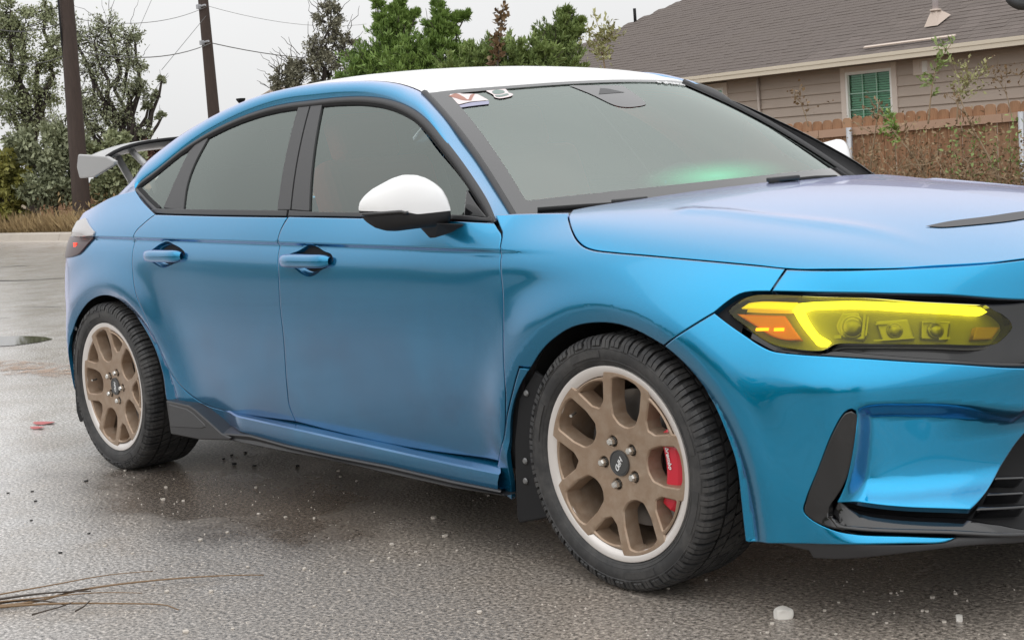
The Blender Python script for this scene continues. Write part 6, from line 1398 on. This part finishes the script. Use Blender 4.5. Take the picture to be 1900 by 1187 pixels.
for k, (key, lab, m_, sd) in enumerate((('jun_a', 'green juniper with feathery spire nearest the dark bare tree', jun_m, 8), ('jun_b', 'middle green juniper with tall leafy tips', jun_m, 9), ('jun_c', 'low green juniper mass around the brown sapling', jun2_m, 10), ('jun_d', 'juniper with wispy top beside the house roof', jun2_m, 11))):
    tree('juniper', lab, 'tree', PLACE[key], foot(key), m_, bark, 24000 if k < 2 else 18000, .085, .26, .06, sd, 'junipers behind the car roof', upward=.75, sprays=46, thick=.36, twigs=10, reach=1.05)
def stalk(name, label, cat, pts, m_, leaf, n, size, asp, rad, seed, spread=.12, side=6, group=None):
    r_ = np.random.default_rng(seed); rs = random.Random(seed); base = Vector(pts[0]); root = tag(empty(name, base), label, cat, group); q = catmull([np.array(p)-np.array(base) for p in pts], False, .05); k = len(q)
    m2 = MB(); m2.tube(q, [rad*(1-.75*i/k) for i in range(k)], 5); P, D = [], []
    for i in range(side):
        j = int(k*(.35+.6*i/side)); a = Vector(q[j]); d = Vector((rs.uniform(-1, 1), rs.uniform(-1, .3), rs.uniform(.1, .9))).normalized(); L_ = spread*rs.uniform(1.2, 3); w = limb(m2, a, a+d*L_, rad*.45, rad*.15, rs, .2, 4, 4)
        for p in w[1:]:
            for _ in range(max(1, n//(side*4))): P.append(np.array(p)+r_.normal(size=3)*spread*.22); D.append(np.array(d)+r_.normal(size=3)*.7)
    for i in range(n//2): j = int(k*(.45+.55*r_.random())); j = min(j, k-1); P.append(q[j]+r_.normal(size=3)*spread*.35); D.append(r_.normal(size=3)+np.array([0, 0, .4]))
    m2.build('stem', m_, root, True); V, F = leaves(P, D, size, asp, r_); fast_mesh('leaves', V, F, leaf, root); return root
bs = PLACE['brown_sap']
stalk('sapling', 'brown leaved sapling sticking up among the low junipers', 'sapling', [bs[0], bs[1], bs[2], bs[3]], bark, br_m, 150, .085, .55, .024, 21, .085, 9)
stalk('sapling', 'yellowish weed tree in front of the house roof edge', 'sapling', PLACE['weeds'], twig_m, pale_m, 260, .07, .4, .014, 22, .16, 9)
stalk('vine_stem', 'tall green leafed stem climbing past the wall vent', 'sapling', PLACE['vine'], twig_m, jun2_m, 110, .06, .35, .010, 23, .06, 7)
stalk('sapling', 'sapling with yellow leaves leaning right over the fence', 'sapling', PLACE['sap_y'], twig_m, pale_m, 170, .045, .5, .008, 24, .10, 9)
stalk('weed', 'thin reddish weed above the fence near the right edge', 'weed', PLACE['sap_r'], twig_m, br_m, 70, .04, .5, .006, 25, .11, 9)
stalk('sapling', 'small fern green sprig below the house window at the fence', 'sapling', PLACE['sap_g'], twig_m, jun_m, 120, .065, .35, .009, 26, .06, 8)
stalk('weed', 'dry seed stalk in front of the siding near the windscreen', 'weed', PLACE['dry_top'], twig_m, br_m, 26, .035, .8, .006, 27, .10, 6)
# dry brush before the fence, dry grass on the bank
r_ = np.random.default_rng(31); rs = random.Random(31); P, D = [], []; st_m = MB()
for k in range(300):
    x = rs.uniform(-7.85, -3.2); y = rs.uniform(9.3, 10.9); h = rs.uniform(.3, .9)*(1.0 if x > -7.2 else .55); z0 = ground_z(x, y); a = Vector((x, y, z0)); b = a+Vector((rs.uniform(-.55, .55), rs.uniform(-.3, .3), h+.22))
    w = limb(st_m, a, b, .009, .003, rs, .22, 6, 3)
    for p in w[2:]:
        for _ in range(15): P.append(np.array(p)+r_.normal(size=3)*.11); D.append(r_.normal(size=3))
    for j in range(3): q = w[2+j]; limb(st_m, q, q+Vector((rs.uniform(-.4, .4), rs.uniform(-.2, .2), rs.uniform(-.1, .15))), .005, .002, rs, .2, 3, 3)
V, F = leaves(P, D, .040, .55, r_); tag(fast_mesh('dry_brush', V, F, dry_m), kind='stuff')
tag(st_m.build('dry_brush_stems', twig_m), kind='stuff')
P, D = [], []
for k in range(450): x = rs.uniform(-6.0, -4.8); y = rs.uniform(9.3, 10.3); P.append((x, y, ground_z(x, y)+rs.uniform(.5, 1.15))); D.append(r_.normal(size=3))
V, F = leaves(P, D, .05, .5, r_); tag(fast_mesh('green_undergrowth', V, F, jun2_m), kind='stuff')
for k, (px_, lean) in enumerate(((-5.9, -.7), (-5.2, -.5), (-4.6, .25), (-4.3, .3), (-6.9, .1))):
    pts = [(px_, 9.6, ground_z(px_, 9.6)), (px_+lean*.5, 9.6, ground_z(px_, 9.6)+.75), (px_+lean, 9.65, ground_z(px_, 9.6)+1.15), (px_+lean*1.3, 9.7, ground_z(px_, 9.6)+1.45)]
    stalk('dry_bush_branch', ['pale dead branch leaning left across the brush', 'second dead branch leaning left beside the green undergrowth', 'upright dry stem near the right edge of the brush', 'rightmost dry stem in the brush', 'pale leafy dry stalk right of the grey fence post'][k], 'dead branch', pts, twig_m, dry_m, 60, .05, .5, .017, 60+k, .12, 6)
P, D = [], []
for k in range(26000): x = rs.uniform(-40, -14); y = 8.85+abs(rs.gauss(0, .75)); P.append((x, y, ground_z(x, y))); D.append((rs.gauss(0, .45), rs.gauss(0, .4), 1.))
V, F = leaves(P, D, .40, .045, r_, .1); tag(fast_mesh('dry_grass', V, F, dry2_m), kind='stuff')
P, D = [], []
for k in range(4200): x = rs.uniform(-40, -15); y = rs.uniform(9.4, 11.0); P.append((x, y, ground_z(x, y)+rs.uniform(0, .9))); D.append(r_.normal(size=3)+np.array([0, 0, .6]))
V, F = leaves(P, D, .12, .35, r_); tag(fast_mesh('undergrowth', V, F, dry2_m), kind='stuff')

# the wood line across the street, behind the camera: seen only as a reflection in the doors
P, D = [], []; r_ = np.random.default_rng(77)
for k in range(9000): x = r_.uniform(-60, 25); t = 3.2+1.6*math.sin(x*.31)+1.1*math.sin(x*.83+1); P.append((x, -34+r_.normal()*1.2, abs(r_.random()**.8)*t)); D.append(r_.normal(size=3))
V, F = leaves(P, D, .95, .7, r_); tag(fast_mesh('far_woods', V, F, oak_m), kind='stuff')
